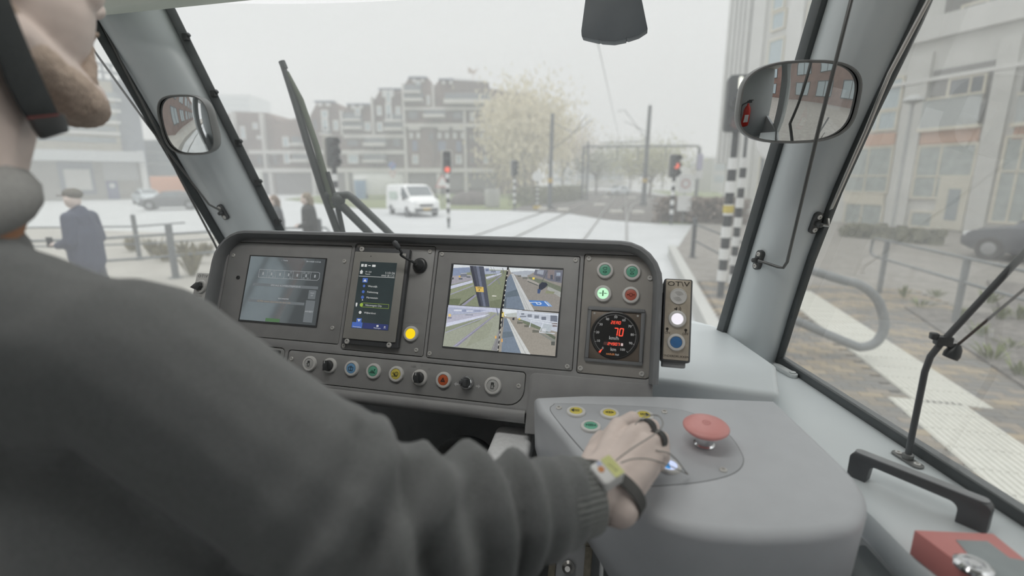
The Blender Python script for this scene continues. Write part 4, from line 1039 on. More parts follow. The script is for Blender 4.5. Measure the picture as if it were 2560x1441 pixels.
def face(b):
    b.ball((XH, .372, 2.505), (.078, .098, .112), n=16)
    b.ball((XH, .382, 2.425), (.068, .068, .085), n=16)
    b.ball((XH, .412, 2.388), (.037, .032, .046), n=14)
    for s in (-1, 1):
        b.cap((XH + s * .056, .340, 2.375), (XH + s * .018, .425, 2.336), .022, .021)
        b.ball((XH + s * .0125, .4525, 2.4295), (.0075, .0115, .0085), n=8)
        b.ball((XH + s * .032, .434, 2.487), (.020, .012, .010), n=8)      # brow
        b.ball((XH + s * .044, .418, 2.436), (.022, .024, .022), n=8)      # cheek
        b.ball((XH + s * .076, .345, 2.450), (.010, .022, .034), n=8)      # ear
        b.cap((XH, .4445, 2.3965), (XH + s * .020, .432, 2.389), .0085, .004)
        b.cap((XH, .4440, 2.3735), (XH + s * .019, .432, 2.381), .0090, .004)
    b.cap((XH, .438, 2.480), (XH, .461, 2.437), .010, .0120)
    b.ball((XH, .4655, 2.4345), (.0115, .0115, .0105), n=10)
    b.ball((XH, .430, 2.338), (.022, .020, .020), n=10)
me = organic('person', caps, .0032, 3, m_skin, extra=face)
drv = link('person', me)
tag(drv, 'seated bearded driver in grey knit sweater resting one hand on the console', 'person')
for s in (-1, 1):
    e = MB().ball((XH + s * .032, .428, 2.474), .0125, n=10).build('eye', m_white, drv)
# sweater: one soft shell over torso and arms, with folds at the elbow
sc_ = [((-.56, .05, 1.42), (-.58, .17, 1.80), .20, .195), ((-.58, .17, 1.80), (-.585, .22, 2.03), .195, .145), ((-.595, .26, 2.075), SH, .100, .068), ((-.595, .26, 2.075), (-.80, .27, 2.08), .10, .085),
       (SH, lerp(SH, EL, .5), .069, .073), (lerp(SH, EL, .5), EL, .073, .080), (EL, lerp(EL, Wc, .30), .078, .066), (lerp(EL, Wc, .30), lerp(EL, Wc, .62), .064, .052), (lerp(EL, Wc, .62), lerp(EL, Wc, .83), .052, .0425),
       ((-.80, .27, 2.08), (-.93, .36, 1.82), .082, .07), ((-.93, .36, 1.82), (-.85, .55, 1.73), .066, .05), ((-.60, .255, 2.10), (XH, .262, 2.175), .11, .088), ((-.58, .255, 2.13), lerp((-.595, .26, 2.10), SH, .75) + V((0, 0, .004)), .095, .070), ((-.48, .20, 1.95), (-.40, .28, 1.80), .10, .11), ((-.46, .14, 1.80), (-.42, .22, 1.55), .15, .15), (at(150, 1300, .40), at(420, 1420, .42), .08, .08)]
AX = [SH, EL, lerp(EL, Wc, .83)]
def folds(co, no):
    out = co.copy()
    a0, a1, a2 = [np.array(p) for p in AX]
    def para(p, a, c):
        d = c - a; L2 = d @ d; t = ((p - a) @ d) / L2
        tc = np.clip(t, 0, 1); q = a + tc[:, None] * d
        return t, np.linalg.norm(p - q, axis=1), math.sqrt(L2)
    t1, d1, L1 = para(co, a0, a1); t2, d2, L2 = para(co, a1, a2)
    for i in range(len(co)):
        p = co[i]; n_ = noise.noise(V(p) * 9.0); n2 = noise.noise(V(p) * 24.0)
        dd = n_ * .006 + n2 * .0016
        if d2[i] < .11 and -.15 < t2[i] < 1.05:
            s = t2[i] * L2
            env = math.exp(-((s - .05) / .09) ** 2)
            dd += env * .0115 * math.sin(s * 150 + 3.0 * n_ + 9 * (p[2] - 1.85)) + .0022 * math.sin(s * 210 + 2.2 * n_)
        if d1[i] < .11 and .45 < t1[i] < 1.1:
            s = (t1[i] - 1) * L1
            dd += math.exp(-(s / .07) ** 2) * .0075 * math.sin(s * 120 + 2.5 * n_)
        out[i] = p + no[i] * dd
    return out
sw = link('sweater', organic('sweater', sc_, .0065, 6, m_sweat, disp=folds), drv)
sw['label'] = 'dark grey knitted sweater'
# ribbed cuff
c0, c1 = lerp(EL, Wc, .74), lerp(EL, Wc, .905)
z = (c1 - c0).normalized(); x = cZ.cross(z).normalized(); y = z.cross(x)
Mcuff = frame(c0, x, y, z); Lc = (c1 - c0).length
rings = []
NR = 132
for s, k in ((0, 1.02), (.06, 1.05), (.3, 1.03), (.6, 1.0), (.92, .97), (1.0, .94), (1.0, .88), (.8, .86)):
    rings.append([((.0425 * k + .0009 * (1 if i % 3 == 0 else -.5)) * math.cos(2 * math.pi * i / NR), (.0385 * k + .0009 * (1 if i % 3 == 0 else -.5)) * math.sin(2 * math.pi * i / NR), s * Lc) for i in range(NR)])
MB().loft(rings, cap=(False, False)).build('cuff', m_rib, drv, smooth=60, M=Mcuff)
# trousers
tc_ = [((-.55, .08, 1.44), (-.62, .10, 1.44), .15, .15), ((-.50, .12, 1.46), (-.315, .85, 1.655), .10, .080), ((-.68, .12, 1.46), (-.80, .80, 1.60), .10, .078), ((-.315, .85, 1.655), (-.36, .96, 1.24), .078, .06), ((-.80, .80, 1.60), (-.80, .91, 1.22), .076, .06)]
link('trousers', organic('trousers', tc_, .010, 4, m_trous), drv)
for p in ((-.36, .98, 1.16), (-.80, .93, 1.14)): MB().ball(p, (.05, .12, .055), n=10).build('shoe', m_black, drv)
# beard, hair
bc = [((XH + .060, .330, 2.400), (XH + .054, .352, 2.362), .014, .019), ((XH + .054, .352, 2.362), (XH + .030, .410, 2.332), .020, .022), ((XH + .030, .410, 2.332), (XH, .437, 2.330), .022, .024), ((XH - .060, .330, 2.400), (XH - .054, .352, 2.362), .014, .019), ((XH - .054, .352, 2.362), (XH - .030, .410, 2.332), .020, .022), ((XH - .030, .410, 2.332), (XH, .437, 2.330), .022, .024), ((XH, .437, 2.342), (XH, .440, 2.326), .021, .020), ((XH + .030, .420, 2.352), (XH + .022, .436, 2.392), .012, .006), ((XH + .030, .440, 2.401), (XH, .4475, 2.405), .004, .0055), ((XH, .4475, 2.405), (XH - .030, .440, 2.401), .0055, .004)]
def fuzz(co, no):
    out = co.copy()
    for i in range(len(co)):
        out[i] = co[i] + no[i] * (.0012 * noise.noise(V(co[i]) * 160) + .0012 * noise.noise(V(co[i]) * 45))
    return out
link('beard', organic('beard', bc, .0028, 5, m_beard, disp=fuzz), drv)['label'] = 'short brown beard'
hq = MB(); hq.ball((XH, .348, 2.520), (.084, .104, .108), n=16); hq.ball((XH, .312, 2.46), (.068, .066, .075), n=12); hq.build('hair', m_hair, drv, smooth=80)
# black chin strap with buckle, and the grey collar
m_strap = mat('strap_webbing', (54, 58, 59), .8, var=.12, scale=400, bump=.4, bscale=900)
def sheet(pl, prr, X, dx, th):
    rings = []
    for a, c, xx in zip(pl, prr, X):
        A, Bq = onX(*a, xx), onX(*c, xx + dx)
        rings.append([tuple(A), tuple(Bq), tuple(Bq + V((th, 0, 0))), tuple(A + V((th, 0, 0)))])
    return MB().loft(rings)
sheet([(-60, -120), (-45, 0), (-25, 100), (8, 200), (48, 275), (78, 318)], [(-10, -120), (18, 0), (52, 88), (86, 170), (116, 235), (142, 290)], [-.514, -.513, -.516, -.520, -.526, -.531], -.004, .004).build('chin_strap', m_strap, drv, bevel=.0008)
sheet([(62, 292), (76, 322), (96, 350)], [(146, 284), (156, 304), (160, 330)], [-.524, -.527, -.531], -.004, .008).build('strap_buckle', m_black, drv, bevel=.002)
sheet([(66, 293), (68, 297)], [(145, 285), (147, 289)], [-.5155, -.5155], -.004, .0008).build('red_stitch', mat('red_thread', (120, 56, 52), .8), drv)
m_col = mat('collar_fleece', (158, 158, 156), .9, var=.06, scale=200, bump=.4, bscale=600)
q = []
for k in range(30):
    t = 2 * math.pi * k / 30
    q.append((XH + .074 * math.cos(t), .262 + .074 * math.sin(t), 2.222 + .020 * math.sin(t)))
MB().tube(q, .028, 12, closed=True).build('collar', m_col, drv, smooth=80)
MB().tube([(a[0] - (a[0] - XH) * .10, a[1] - (a[1] - .262) * .10, a[2] - .026) for a in q], .020, 10, closed=True).build('collar_lining', mat('orange_lining', (176, 132, 104), .9), drv, smooth=80)

# ------------------------------------------------------------------ wrist sensor with finger bands and wires
wd = (cZ * .80 - ray(1518, 1180).normalized() * .45 + V((.10, 0, 0))).normalized()
P0 = Wc + wd * .049
wn = [onp(*a, P0, wd) for a in ((1466, 1167), (1520, 1140), (1568, 1177), (1522, 1212))]
ctr = sum(wn, V((0, 0, 0))) / 4
ax = ((wn[1] - wn[0]) + (wn[2] - wn[3])).normalized(); ay = wd.cross(ax)
wa = ((wn[1] - wn[0]).length + (wn[2] - wn[3]).length) / 2; wb = ((wn[3] - wn[0]).length + (wn[2] - wn[1]).length) / 2
ws = thing('wrist_sensor', 'white wrist sensor with yellow sticker, black strap and two finger bands', 'sensor', frame(ctr, ax, ay, wd))
MS = ws.matrix_world.inverted()
MB().prism(rrect(-wa / 2, -wb / 2, wa / 2, wb / 2, .004), -.017, 0).build('case', m_white, ws, bevel=.0022, seg=3)
MB().prism(rrect(wa * .02, -wb * .46, wa * .46, wb * .46, .001), 0, .0006).build('yellow_sticker', mat('pale_yellow', (214, 216, 148), .5), ws)
q = MB(); ribbon(q, [(wa * .15, wb * .15), (wa * .22, -wb * .05), (wa * .20, -wb * .25), (wa * .30, -wb * .22)], .0005, .0009); q.build('sticker_mark', m_dprint, ws, smooth=0)
MB().prism(circ(.0034, 16, (-wa * .22, wb * .12)), 0, .0006).build('orange_dot', mat('orange_dot', (206, 142, 92), .5), ws)
MB().prism(circ(.0026, 16, (-wa * .12, wb * .36)), 0, .0005).build('blue_dot', mat('pale_blue_dot', (190, 196, 220), .5), ws)
MB().box((-wa / 2, -wb * .12, -.008), (.0012, wb * .5, .004)).build('slot', m_hole, ws)
zx = (lerp(mcp[1], mcp[2], .5) - Wc).normalized(); sx_ = cZ.cross(zx).normalized(); sy_ = zx.cross(sx_)
Mst = MS @ frame(Wc + zx * .003 + cZ * -.002, sx_, sy_, zx)
rings = []
for w_, k in ((-.007, 1.0), (-.007, 1.06), (.007, 1.06), (.007, 1.0)):
    rings.append([(.0405 * k * math.cos(2 * math.pi * i / 40), .0310 * k * math.sin(2 * math.pi * i / 40), w_) for i in range(40)])
MB().loft(rings + [rings[0]], cap=(False, False)).build('strap', mat('grey_strap', (84, 84, 82), .7), ws, smooth=40, M=Mst)
for k, s in ((1, .62), (2, .66)):
    z = (pip[k] - mcp[k]).normalized(); x = z.orthogonal().normalized(); y = z.cross(x); r = .0122
    Mf = MS @ frame(lerp(mcp[k], pip[k], s), x, y, z)
    rings = [[(r * kk * math.cos(2 * math.pi * i / 28), r * kk * math.sin(2 * math.pi * i / 28), w_) for i in range(28)] for w_, kk in ((-.0065, .93), (-.006, 1.0), (.006, .98), (.0065, .90))]
    MB().loft(rings + [rings[0]], cap=(False, False)).build('finger_band', mat('grey_band', (74, 75, 75), .7), ws, smooth=50, M=Mf)
m_thin = mat('thin_wire', (140, 138, 134), .4)
def wire(pts, r=.00075):
    MB().tube([MS @ V(p) for p in spline([cpx(*p) for p in pts], 8)], r, 6).build('wire', m_thin, ws, smooth=60)
wire([(1540, 1152, .082), (1580, 1122, .088), (1636, 1086, .086), (1657, 1062, .080), (1645, 1040, .078), (1612, 1042, .076), (1588, 1062, .078)])
wire([(1552, 1158, .080), (1585, 1148, .082), (1630, 1150, .072), (1680, 1168, .034), (1718, 1186, .010), (1714, 1180, .012), (1695, 1155, .040), (1672, 1134, .058), (1640, 1127, .066)])
wire([(1484, 1162, .066), (1462, 1168, .064), (1450, 1172, .060)])

# ================================================================== outside
m_road = mat('road_asphalt', (196, 198, 199), .75, var=.06, scale=.6, bump=.2, bscale=30)
m_pave = mat('paving_ground', (172, 169, 162), .85, var=.08, scale=1.5)
m_sett = mat('brick_road', (140, 136, 130), .85, var=.16, scale=4.0, bump=.3, bscale=20)
m_ball = mat('track_ballast', (108, 104, 100), .95, var=.25, scale=3.0, bump=.6, bscale=40)
m_grass = mat('verge_grass', (124, 132, 92), .95, var=.25, scale=5.0, bump=.6, bscale=60)
m_rail = mat('rail_steel', (158, 157, 155), .35, metal=.6)
m_post = mat('galvanised_post', (126, 130, 132), .5, var=.06, scale=20)
m_dpost = mat('dark_post', (92, 95, 97), .5)
m_blkp = mat('black_paint', (54, 56, 58), .5); m_whtp = mat('white_paint', (222, 223, 222), .5)
def gslab(name, poly, z0, z1, m, label):
    o = MB().prism(poly, z0, z1).build(name, m, smooth=0)
    return struct(o, label)
gslab('road', [(-160, -60), (80, -60), (80, 180), (-160, 180)], -.3, 0, m_road, 'pale grey asphalt road crossing')
gslab('track_bed', [(-9.2, 36), (-4.4, 33.7), (-1.5, 28.8), (1.3, 26.8), (3.2, 34), (6.0, 64), (-2, 110), (-9, 110), (-10.5, 60)], 0, .03, m_ball, 'dark gravel track bed beyond the crossing')
gslab('verge', [(-22, 36), (-9.2, 36), (-10.5, 60), (-9, 110), (-60, 110), (-40, 50)], 0, .06, m_grass, 'grass verge beside the far track')
gslab('verge', [(1.3, 26.8), (4.5, 27), (14, 60), (14, 110), (2, 110), (6.0, 64), (3.2, 34)], 0, .06, m_grass, 'grass verge beside the curved track')
lp_ = gslab('pavement_left', [(-80, -30), (-5.6, -30), (-5.6, 11.0), (-12, 14.5), (-80, 16)], 0, .33, m_pave, 'raised pale pavement beyond the far window')
rp_ = gslab('platform_right', [(1.25, -30), (40, -30), (40, 13), (8.2, 13.2), (1.25, 15.5)], 0, .28, m_sett, 'paved platform beside the tram')
gslab('path', [(1.25, 15.5), (8.2, 13.2), (40, 13), (40, 60), (7, 34), (3.0, 27)], 0, .10, m_sett, 'brick street in front of the pale building')
gslab('kerb', [(1.05, -30), (1.25, -30), (1.25, 15.5), (1.05, 15.6)], 0, .30, mat('kerb_stone', (186, 186, 182), .8), 'pale kerb stones along the platform edge')
# embedded rails
rl_ = [([(-1.85, 1.5), (-1.85, 19), (-2.9, 75), (-3.6, 110)], 'near rail'), ([(-.25, 1.5), (-.25, 19), (-1.5, 75), (-2.1, 110)], 'r'), ([(-6.2, -20), (-6.2, 36), (-5.0, 75), (-4.6, 110)], 'r'), ([(-4.5, -20), (-4.5, 34), (-3.6, 75), (-3.2, 110)], 'r'),
       ([(-.4, 28), (-.2, 45), (.9, 56), (2.6, 66), (6, 78)], 'r'), ([(-1.2, 38), (-.6, 52), (.6, 64), (3.0, 76)], 'r')]
labs = ['rail of the own track on the far side', 'rail of the own track nearest the platform', 'outer rail of the second track', 'inner rail of the second track', 'rail curving away towards the far bend', 'inner curved rail of the branch track']
for (pts, _), lb in zip(rl_, labs):
    q = spline([(a, c, 0) for a, c in pts], 6); ring = []
    for i, p in enumerate(q):
        t = (q[min(i + 1, len(q) - 1)] - q[max(i - 1, 0)]).normalized(); n_ = V((-t.y, t.x, 0)) * .036
        ring.append([tuple(p - n_), tuple(p + n_), tuple(p + n_ + V((0, 0, .05 if p.y < 30 else .12))), tuple(p - n_ + V((0, 0, .05 if p.y < 30 else .12)))])
    o = MB().loft(ring).build('track_rail', m_rail, smooth=0); tag(o, 'steel ' + lb, 'rail', 'tram rails')
# white boards between the rails
for k, (x0, y0, x1, y1) in enumerate(((500, 1170, 580, 1190), (665, 1175, 760, 1195), (980, 1130, 1070, 1155), (1045, 1065, 1100, 1085), (1275, 1070, 1335, 1090), (1120, 1190, 1215, 1215), (1310, 1195, 1400, 1220))):
    a = onz(1200 + x0 / 3.43, 180 + (y0 + y1) / 6.86, .1); c = onz(1200 + x1 / 3.43, 180 + (y0 + y1) / 6.86, .1)
    o = MB().box((0, 0, .10), ((c - a).length, .7, .20)).build('sleeper_board', mat('board_white', (214, 212, 204), .7), bevel=.02, M=Matrix.Translation((a.x / 2 + c.x / 2, a.y / 2 + c.y / 2, .02)) @ Matrix.Rotation(YAW, 4, 'Z'))
    tag(o, 'white board lying across the gravel between the rails', 'board', 'white boards on the track bed')

# --- platform pavers and tactile tiles (laid pieces, the nearest ones each their own part)
cols = [(140, 131, 120), (122, 118, 112), (156, 143, 122), (118, 116, 113), (134, 125, 112)]
pm = [mat('paver_%d' % k, c, .85, var=.08, scale=25) for k, c in enumerate(cols)]
pme = [MB().box((0, 0, .015), (.196, .096, .03)).mesh('brick', m, smooth=0, bevel=.004, seg=1) for m in pm]
bricks = []
for j in range(0, 108):
    y = -.6 + j * .1
    for i in range(0, 30):
        x = 1.32 + i * .2 + (.1 if j % 2 else 0)
        if x > 5.0: continue
        if (2.46 < x < 3.00 and y > 4.75) or (2.42 < x < 2.85 and y <= 4.95 and y > 1.0 and x > 2.42): 
            if (y > 4.85 and 2.52 < x < 3.0) or (y <= 4.85 and 2.40 < x < 2.84): continue
        d = V((x, y, .3)) - C0; kz = d.dot(cW)
        kz = max(kz, .3)
        u, v = CX + FPX * d.dot(cR) / kz, CY - FPX * d.dot(cU) / kz
        inner = 1900 < u < 2640 and 560 < v < 1441 and (u - 1950) * .664 > (v - 990)
        bricks.append((0 if inner else 1, d.length, x, y))
bricks.sort()
for k, (_, _, x, y) in enumerate(bricks[:300]):
    link('brick', pme[(int(x * 37) + int(y * 91)) % 5], rp_, Matrix.Translation((x, y, .272 + .003 * noise.noise(V((x * 9, y * 9, 0))))))
q = MB()
for k, (_, _, x, y) in enumerate(bricks[300:]): q.box((x, y, .287 + .003 * noise.noise(V((x * 9, y * 9, 0)))), (.194, .094, .03), (int(x * 37) + int(y * 91)) % 5)
o = q.build('brick_field', pm, rp_, smooth=0); o['kind'] = 'stuff'
mt_ = mat('tactile_white', (206, 205, 197), .8, var=.05, scale=20)
q = MB().box((0, 0, .02), (.29, .29, .04))
for k in range(6): q.box((-.12 + k * .048, 0, .043), (.022, .27, .008))
tme = q.mesh('tile', mt_, smooth=0)
for xs, y0, y1 in (((2.68, 2.97), 4.95, 9.6), ((2.48, 2.77), -.6, 4.9)):
    for x in xs:
        y = y0
        while y < y1:
            link('tile', tme, rp_, Matrix.Translation((x, y, .270))); y += .295
# planting bed with weeds, and a low stone slab
gslab('flower_bed', [(3.35, 3.0), (4.15, 8.6), (5.3, 8.4), (6.8, 11.4), (7.6, 11.0), (8.5, 4)], .27, .33, mat('bed_soil', (118, 114, 110), .95, var=.4, scale=9, bump=.8, bscale=40), 'dark soil bed beside the platform')
m_weed = mat('weed_leaf', (128, 136, 92), .8, var=.25, scale=6); m_weed2 = mat('dry_stem', (140, 134, 110), .9, var=.2, scale=6)
def tuft(name, label, base, h, spread, n, m, group, seed):
    rd = random.Random(seed); b = MB()
    for k in range(n):
        a = rd.uniform(0, 6.28); r = rd.uniform(.1, 1) * spread; hh = h * rd.uniform(.5, 1)
        p0 = V((r * .3 * math.cos(a), r * .3 * math.sin(a), 0)); p1 = V((r * math.cos(a), r * math.sin(a), hh)); w = rd.uniform(.015, .04) * (h / .4)
        n_ = V((-math.sin(a), math.cos(a), 0)) * w; m_ = (p0 + p1) / 2 + V((0, 0, hh * .15))
        b.add([p0, m_ - n_, p1, m_ + n_], [(0, 1, 2, 3)])
    o = b.build(name, m, smooth=0, M=Matrix.Translation(base))
    tag(o, label, 'plant', group)
rd = random.Random(3)
for k, (px, py) in enumerate(((2300, 770), (2440, 840), (2500, 800), (2530, 870), (2340, 745), (2470, 760), (2545, 800), (2400, 800), (2480, 900), (2550, 940), (2260, 745))):
    tuft('weed', 'low green weed growing in the soil bed beside the platform', onz(px, py, .32), rd.uniform(.12, .28), rd.uniform(.12, .3), 26, m_weed, 'weeds in the soil bed', k)
for k, (px, py) in enumerate(((490, 660), (520, 640), (480, 690), (390, 640), (415, 655), (460, 640), (330, 630))):
    tuft('fence_weed', 'tall dry weed growing at the foot of the far fence', onz(px, py, .33), rd.uniform(.35, .6), rd.uniform(.2, .4), 40, m_weed2, 'weeds along the far fence', 40 + k)

# --- fences
def fence(label, posts, tops, rails, r_post, r_rail, zbase, m, ends=None, cap=True):
    O = V((posts[0].x, posts[0].y, zbase)); t = thing('railing_fence', label, 'fence', Matrix.Translation(O))
    for p, h in zip(posts, tops):
        a = V((p.x, p.y, zbase)) - O
        q = MB().tube([a, a + V((0, 0, h))], r_post, 12)
        if cap: q.ball(tuple(a + V((0, 0, h))), (r_post, r_post, r_post * .5), n=6)
        q.lathe([(r_post * 2, 0), (r_post * 2, .015), (r_post, .016)], 12, M=Matrix.Translation(a))
        q.build('post', m, t, smooth=50)
    for pts in rails: MB().tube([V(p) - O for p in pts], r_rail, 10).build('rail', m, t, smooth=60)
    return t
def at_same(px, py, ref): return onp(px, py, ref, V((ref.x, ref.y, 0)).normalized()).z
n1 = onz(440, 695, .33); n0 = V((n1.x - 4.6, n1.y - 2.0, .33)); zt = at_same(440, 585, n1); zm = at_same(440, 640, n1)
fence('grey tubular fence with a thick post before the far window', [n1, n0], [at_same(430, 562, n1) - .33] * 2, [[onz(60, 604, zt), onz(230, 598, zt), n1 + V((0, 0, zt - .33)), onz(545, 578, zt)], [onz(230, 655, zm), n1 + V((0, 0, zm - .33)), onz(545, 629, zm)]], .062, .024, .33, m_post)
f1_ = onz(350, 650, .33); zt = at_same(350, 566, f1_); zm = at_same(350, 610, f1_)
fence('thinner grey fence behind the walking man', [f1_, f1_ + V((-6, -1.5, 0)), f1_ + V((4.5, 1.6, 0))], [at_same(346, 538, f1_) - .33] * 3, [[onz(40, 570, zt), f1_ + V((0, 0, zt - .33)), onz(462, 557, zt)], [onz(60, 618, zm), f1_ + V((0, 0, zm - .33)), onz(545, 597, zm)]], .05, .02, .33, m_post)
g1 = onz(802, 603, .33); zt = at_same(802, 572, g1)
fence('low grey fence end with rounded rail before the two women', [g1], [at_same(800, 549, g1) - .33], [[onz(700, 572, zt), onz(790, 569, zt), onz(815, 570, zt), onz(822, 578, zt - .06), onz(823, 590, zt - .2)]], .07, .03, .33, m_dpost)
h1, h2 = onz(2197, 735, .28), onz(2385, 815, .28)
dh = (h2 - h1); zt = at_same(2211, 602, h1); zl = at_same(2205, 648, h1)
A = h1 - dh * .25 + V((0, 0, zt - .28)); Bq = h1 - dh * .25 + V((0, 0, zl - .28))
fence('grey tubular railing with looped end between platform and soil bed', [h1, h2, h2 + dh], [zt - .28 - .01] * 3, [[A + dh * 2.4, A + dh * .1, A + dh * .03 - V((0, 0, .015)), A - V((0, 0, .06)), Bq + V((0, 0, .06)), Bq + dh * .03 + V((0, 0, .015)), Bq + dh * .1, Bq + dh * 2.4]], .042, .021, .28, m_post, cap=False)
e1, e2 = onz(1728, 760, .28), onz(1862, 735, .28); zt = 1.05
e1 = V((e2.x - .45, e2.y + 4.2, .28)); e0 = V((e2.x - .15, e2.y + 1.3, .28))
fence('short dark railing by the striped signal pole', [e2, e0, e1], [1.0, 1.0, 1.0], [[e1 + V((0, 0, .86)), e2 + V((0, 0, .86))], [e1 + V((0, 0, .45)), e2 + V((0, 0, .45))]], .055, .02, .28, m_dpost)
# solid hoop added in place of a rail reflected in the side window
hp = thing('reflection_hoop', 'stout grey hoop standing in for a rail reflection in the side window', 'barrier', onz(2120, 905, .28))
O = hp.location
q = [onY(*a, O.y) - O for a in ((1950, 652), (2100, 699), (2150, 713), (2190, 745), (2208, 790), (2208, 828), (2188, 858), (2155, 868), (2120, 858), (1950, 785))]
MB().tube(spline(q, 5), .048, 14).build('hoop', m_post, hp, smooth=60)
MB().tube([q[0], V((q[0].x, q[0].y, 0))], .05, 14).build('post', m_post, hp, smooth=60)

# --- striped poles with signal heads
m_sig = mat('signal_housing', (62, 65, 66), .5); m_sigb = mat('signal_back', (196, 194, 186), .6)
m_lr = glow('signal_red', (255, 110, 84), 1.2); m_loff = mat('signal_lens_off', (58, 56, 56), .25); m_lw = glow('signal_white', (255, 255, 240), 1.6)
def zebra(t, h, r, n, z0=.0, first=0):
    hh = (h - z0) / n
    if z0 > 0: MB().tube([(0, 0, 0), (0, 0, z0)], r * .8, 12).build('pole_foot', m_dpost, t, smooth=60)
    for k in range(n):
        MB().tube([(0, 0, z0 + k * hh), (0, 0, z0 + (k + 1) * hh - .002)], r * (1.15 if (k + first) % 2 else 1.0), 14).build('band', m_whtp if (k + first) % 2 else m_blkp, t, smooth=50)
def head(t, z, h, w, yaw, lit=None, white_back=True, n=3):
    M = Matrix.Translation((0, 0, z)) @ Matrix.Rotation(yaw, 4, 'Z')
    hb = MB().prism(rrect(-w / 2, 0, w / 2, h, w * .2), -w * .35, w * .35, M=Matrix.Rotation(R_(90), 4, 'X')).build('signal_head', m_sig, t, bevel=.01, M=M)
    if white_back: MB().prism(rrect(-w * .72, -h * .06, w * .72, h * 1.06, w * .3), -w * .42, -w * .36, M=Matrix.Rotation(R_(90), 4, 'X')).build('back_board', m_sigb, hb, bevel=.01)
    for k in range(n):
        zc = h * (k + .5) / n
        ML = Matrix.Translation((0, -w * .35, zc)) @ Matrix.Rotation(R_(90), 4, 'X')
        MB().lathe([(w * .36, 0), (w * .34, w * .06), (.001, w * .1)], 16, M=ML).build('lamp_lens', m_lr if lit == k else m_loff, hb)
        rr = [[(w * .42 * math.cos(a), w * .42 * math.sin(a) , d) for a in [R_(-20 + 220 * i / 12) for i in range(13)]] for d in (0, w * .5)]
        v = MB().loft(rr, cap=(False, False), closed=False, M=ML).build('lamp_visor', m_sig, hb)
        sm_ = v.modifiers.new('s', 'SOLIDIFY'); sm_.thickness = .012
def sigpole(label, base, h, r, n, z0, hz, hh, hw, yaw, lit, first=0, board=True):
    t = thing('signal_pole', label, 'traffic signal', Matrix.Translation(base))
    zebra(t, hz, r, n, z0, first)
    head(t, hz, hh, hw, yaw, lit, board)
    return t
b_ = onz(1122, 570, 0)
sigpole('striped signal pole showing a red light beside the white van', b_, 3.5, .075, 10, .25, 2.55, 1.0, .36, R_(25), 0)
b_ = onz(1286, 527, 0.05)
sigpole('thin striped signal pole left of the first overhead mast', b_, 3.6, .085, 9, .3, 2.5, 1.05, .36, R_(55), None)
b_ = onz(1677, 562, 0.05)
sigpole('striped signal pole showing a red light right of the tracks', b_, 3.4, .085, 9, .3, 2.35, 1.05, .40, R_(30), 1)
b_ = onz(848, 590, 0)
sigpole('tall signal pole with two dark lamps behind the wiper', b_, 4.0, .10, 9, .3, 2.75, 1.15, .42, R_(60), None)
t = thing('ball_sign_pole', 'short striped pole topped by a round white board near the first mast', 'sign', onz(1343, 523, .05))
zebra(t, 2.1, .08, 11, .2)
MB().lathe([(.40, -.02), (.40, .02), (.001, .02)], 28, M=Matrix.Translation((0, -.05, 2.45)) @ Matrix.Rotation(R_(90), 4, 'X')).build('round_board', m_whtp, t)
MB().box((0, 0, .12), (.55, .4, .24)).build('yellow_foot', mat('foot_yellow', (206, 180, 92), .7), t, bevel=.02)
# the near signal pole: two banded posts, a tall dark head with a white bar lit
t = thing('tram_signal', 'near black and white banded signal pole with white bar lit behind the mirror', 'traffic signal', Matrix.Translation(onz(1800, 745, .28)))
O = t.location; Yz = O.y
ztop = onY(1836, 330, Yz).z - .28
zebra(t, onY(1830, 395, Yz).z - .28, .068, 11, .30, 1)
lean = 0
MB().tube([(0, 0, onY(1830, 395, Yz).z - .28), (0, 0, ztop + .1)], .05, 12).build('neck_tube', m_sig, t, smooth=60)
h0, h1_ = ztop, onY(1845, 190, Yz).z - .28
hb = MB().prism(rrect(-.17, 0, .17, h1_ - h0, .06), -.12, .12, M=Matrix.Rotation(R_(90), 4, 'X')).build('signal_head', m_sig, t, bevel=.012, M=Matrix.Translation((onY(1848, 212, Yz).x - O.x, 0, h0)))
hh = h1_ - h0
MB().prism(rrect(-.028, hh * .74, .028, hh * .96, .026), .12, .135, M=Matrix.Rotation(R_(90), 4, 'X') ).build('bar_lamp', m_lw, hb, M=Matrix.Translation((.0, 0, 0)))
for k in (0, 1):
    ML = Matrix.Translation((0, -.12, hh * (.18 + .30 * k))) @ Matrix.Rotation(R_(90), 4, 'X')
    MB().lathe([(.11, 0), (.10, .02), (.001, .03)], 20, M=ML).build('lamp_lens', mat('signal_lens_dim', (110, 84, 82), .3) if k == 0 else m_loff, hb)
    v = MB().loft([[(.13 * math.cos(a), .13 * math.sin(a), d) for a in [R_(-20 + 220 * i / 12) for i in range(13)]] for d in (0, .16)], cap=(False, False), closed=False, M=ML).build('lamp_visor', m_sig, hb)
    sm_ = v.modifiers.new('s', 'SOLIDIFY'); sm_.thickness = .012
zy = onY(1818, 523, Yz).z - .28
MB().tube([(0, 0, zy - .06), (0, 0, zy + .06)], .085, 16).build('yellow_label', mat('label_yellow', (196, 178, 82), .6), t, smooth=50)
t = thing('striped_post', 'slimmer black and white banded post just behind the near signal pole', 'post', Matrix.Translation(onz(1828, 722, .28)))
zebra(t, 2.35, .058, 13, .1, 1)
MB().tube([(0, 0, 2.35), (0, 0, 2.75)], .03, 10).build('thin_tube', m_dpost, t, smooth=60)
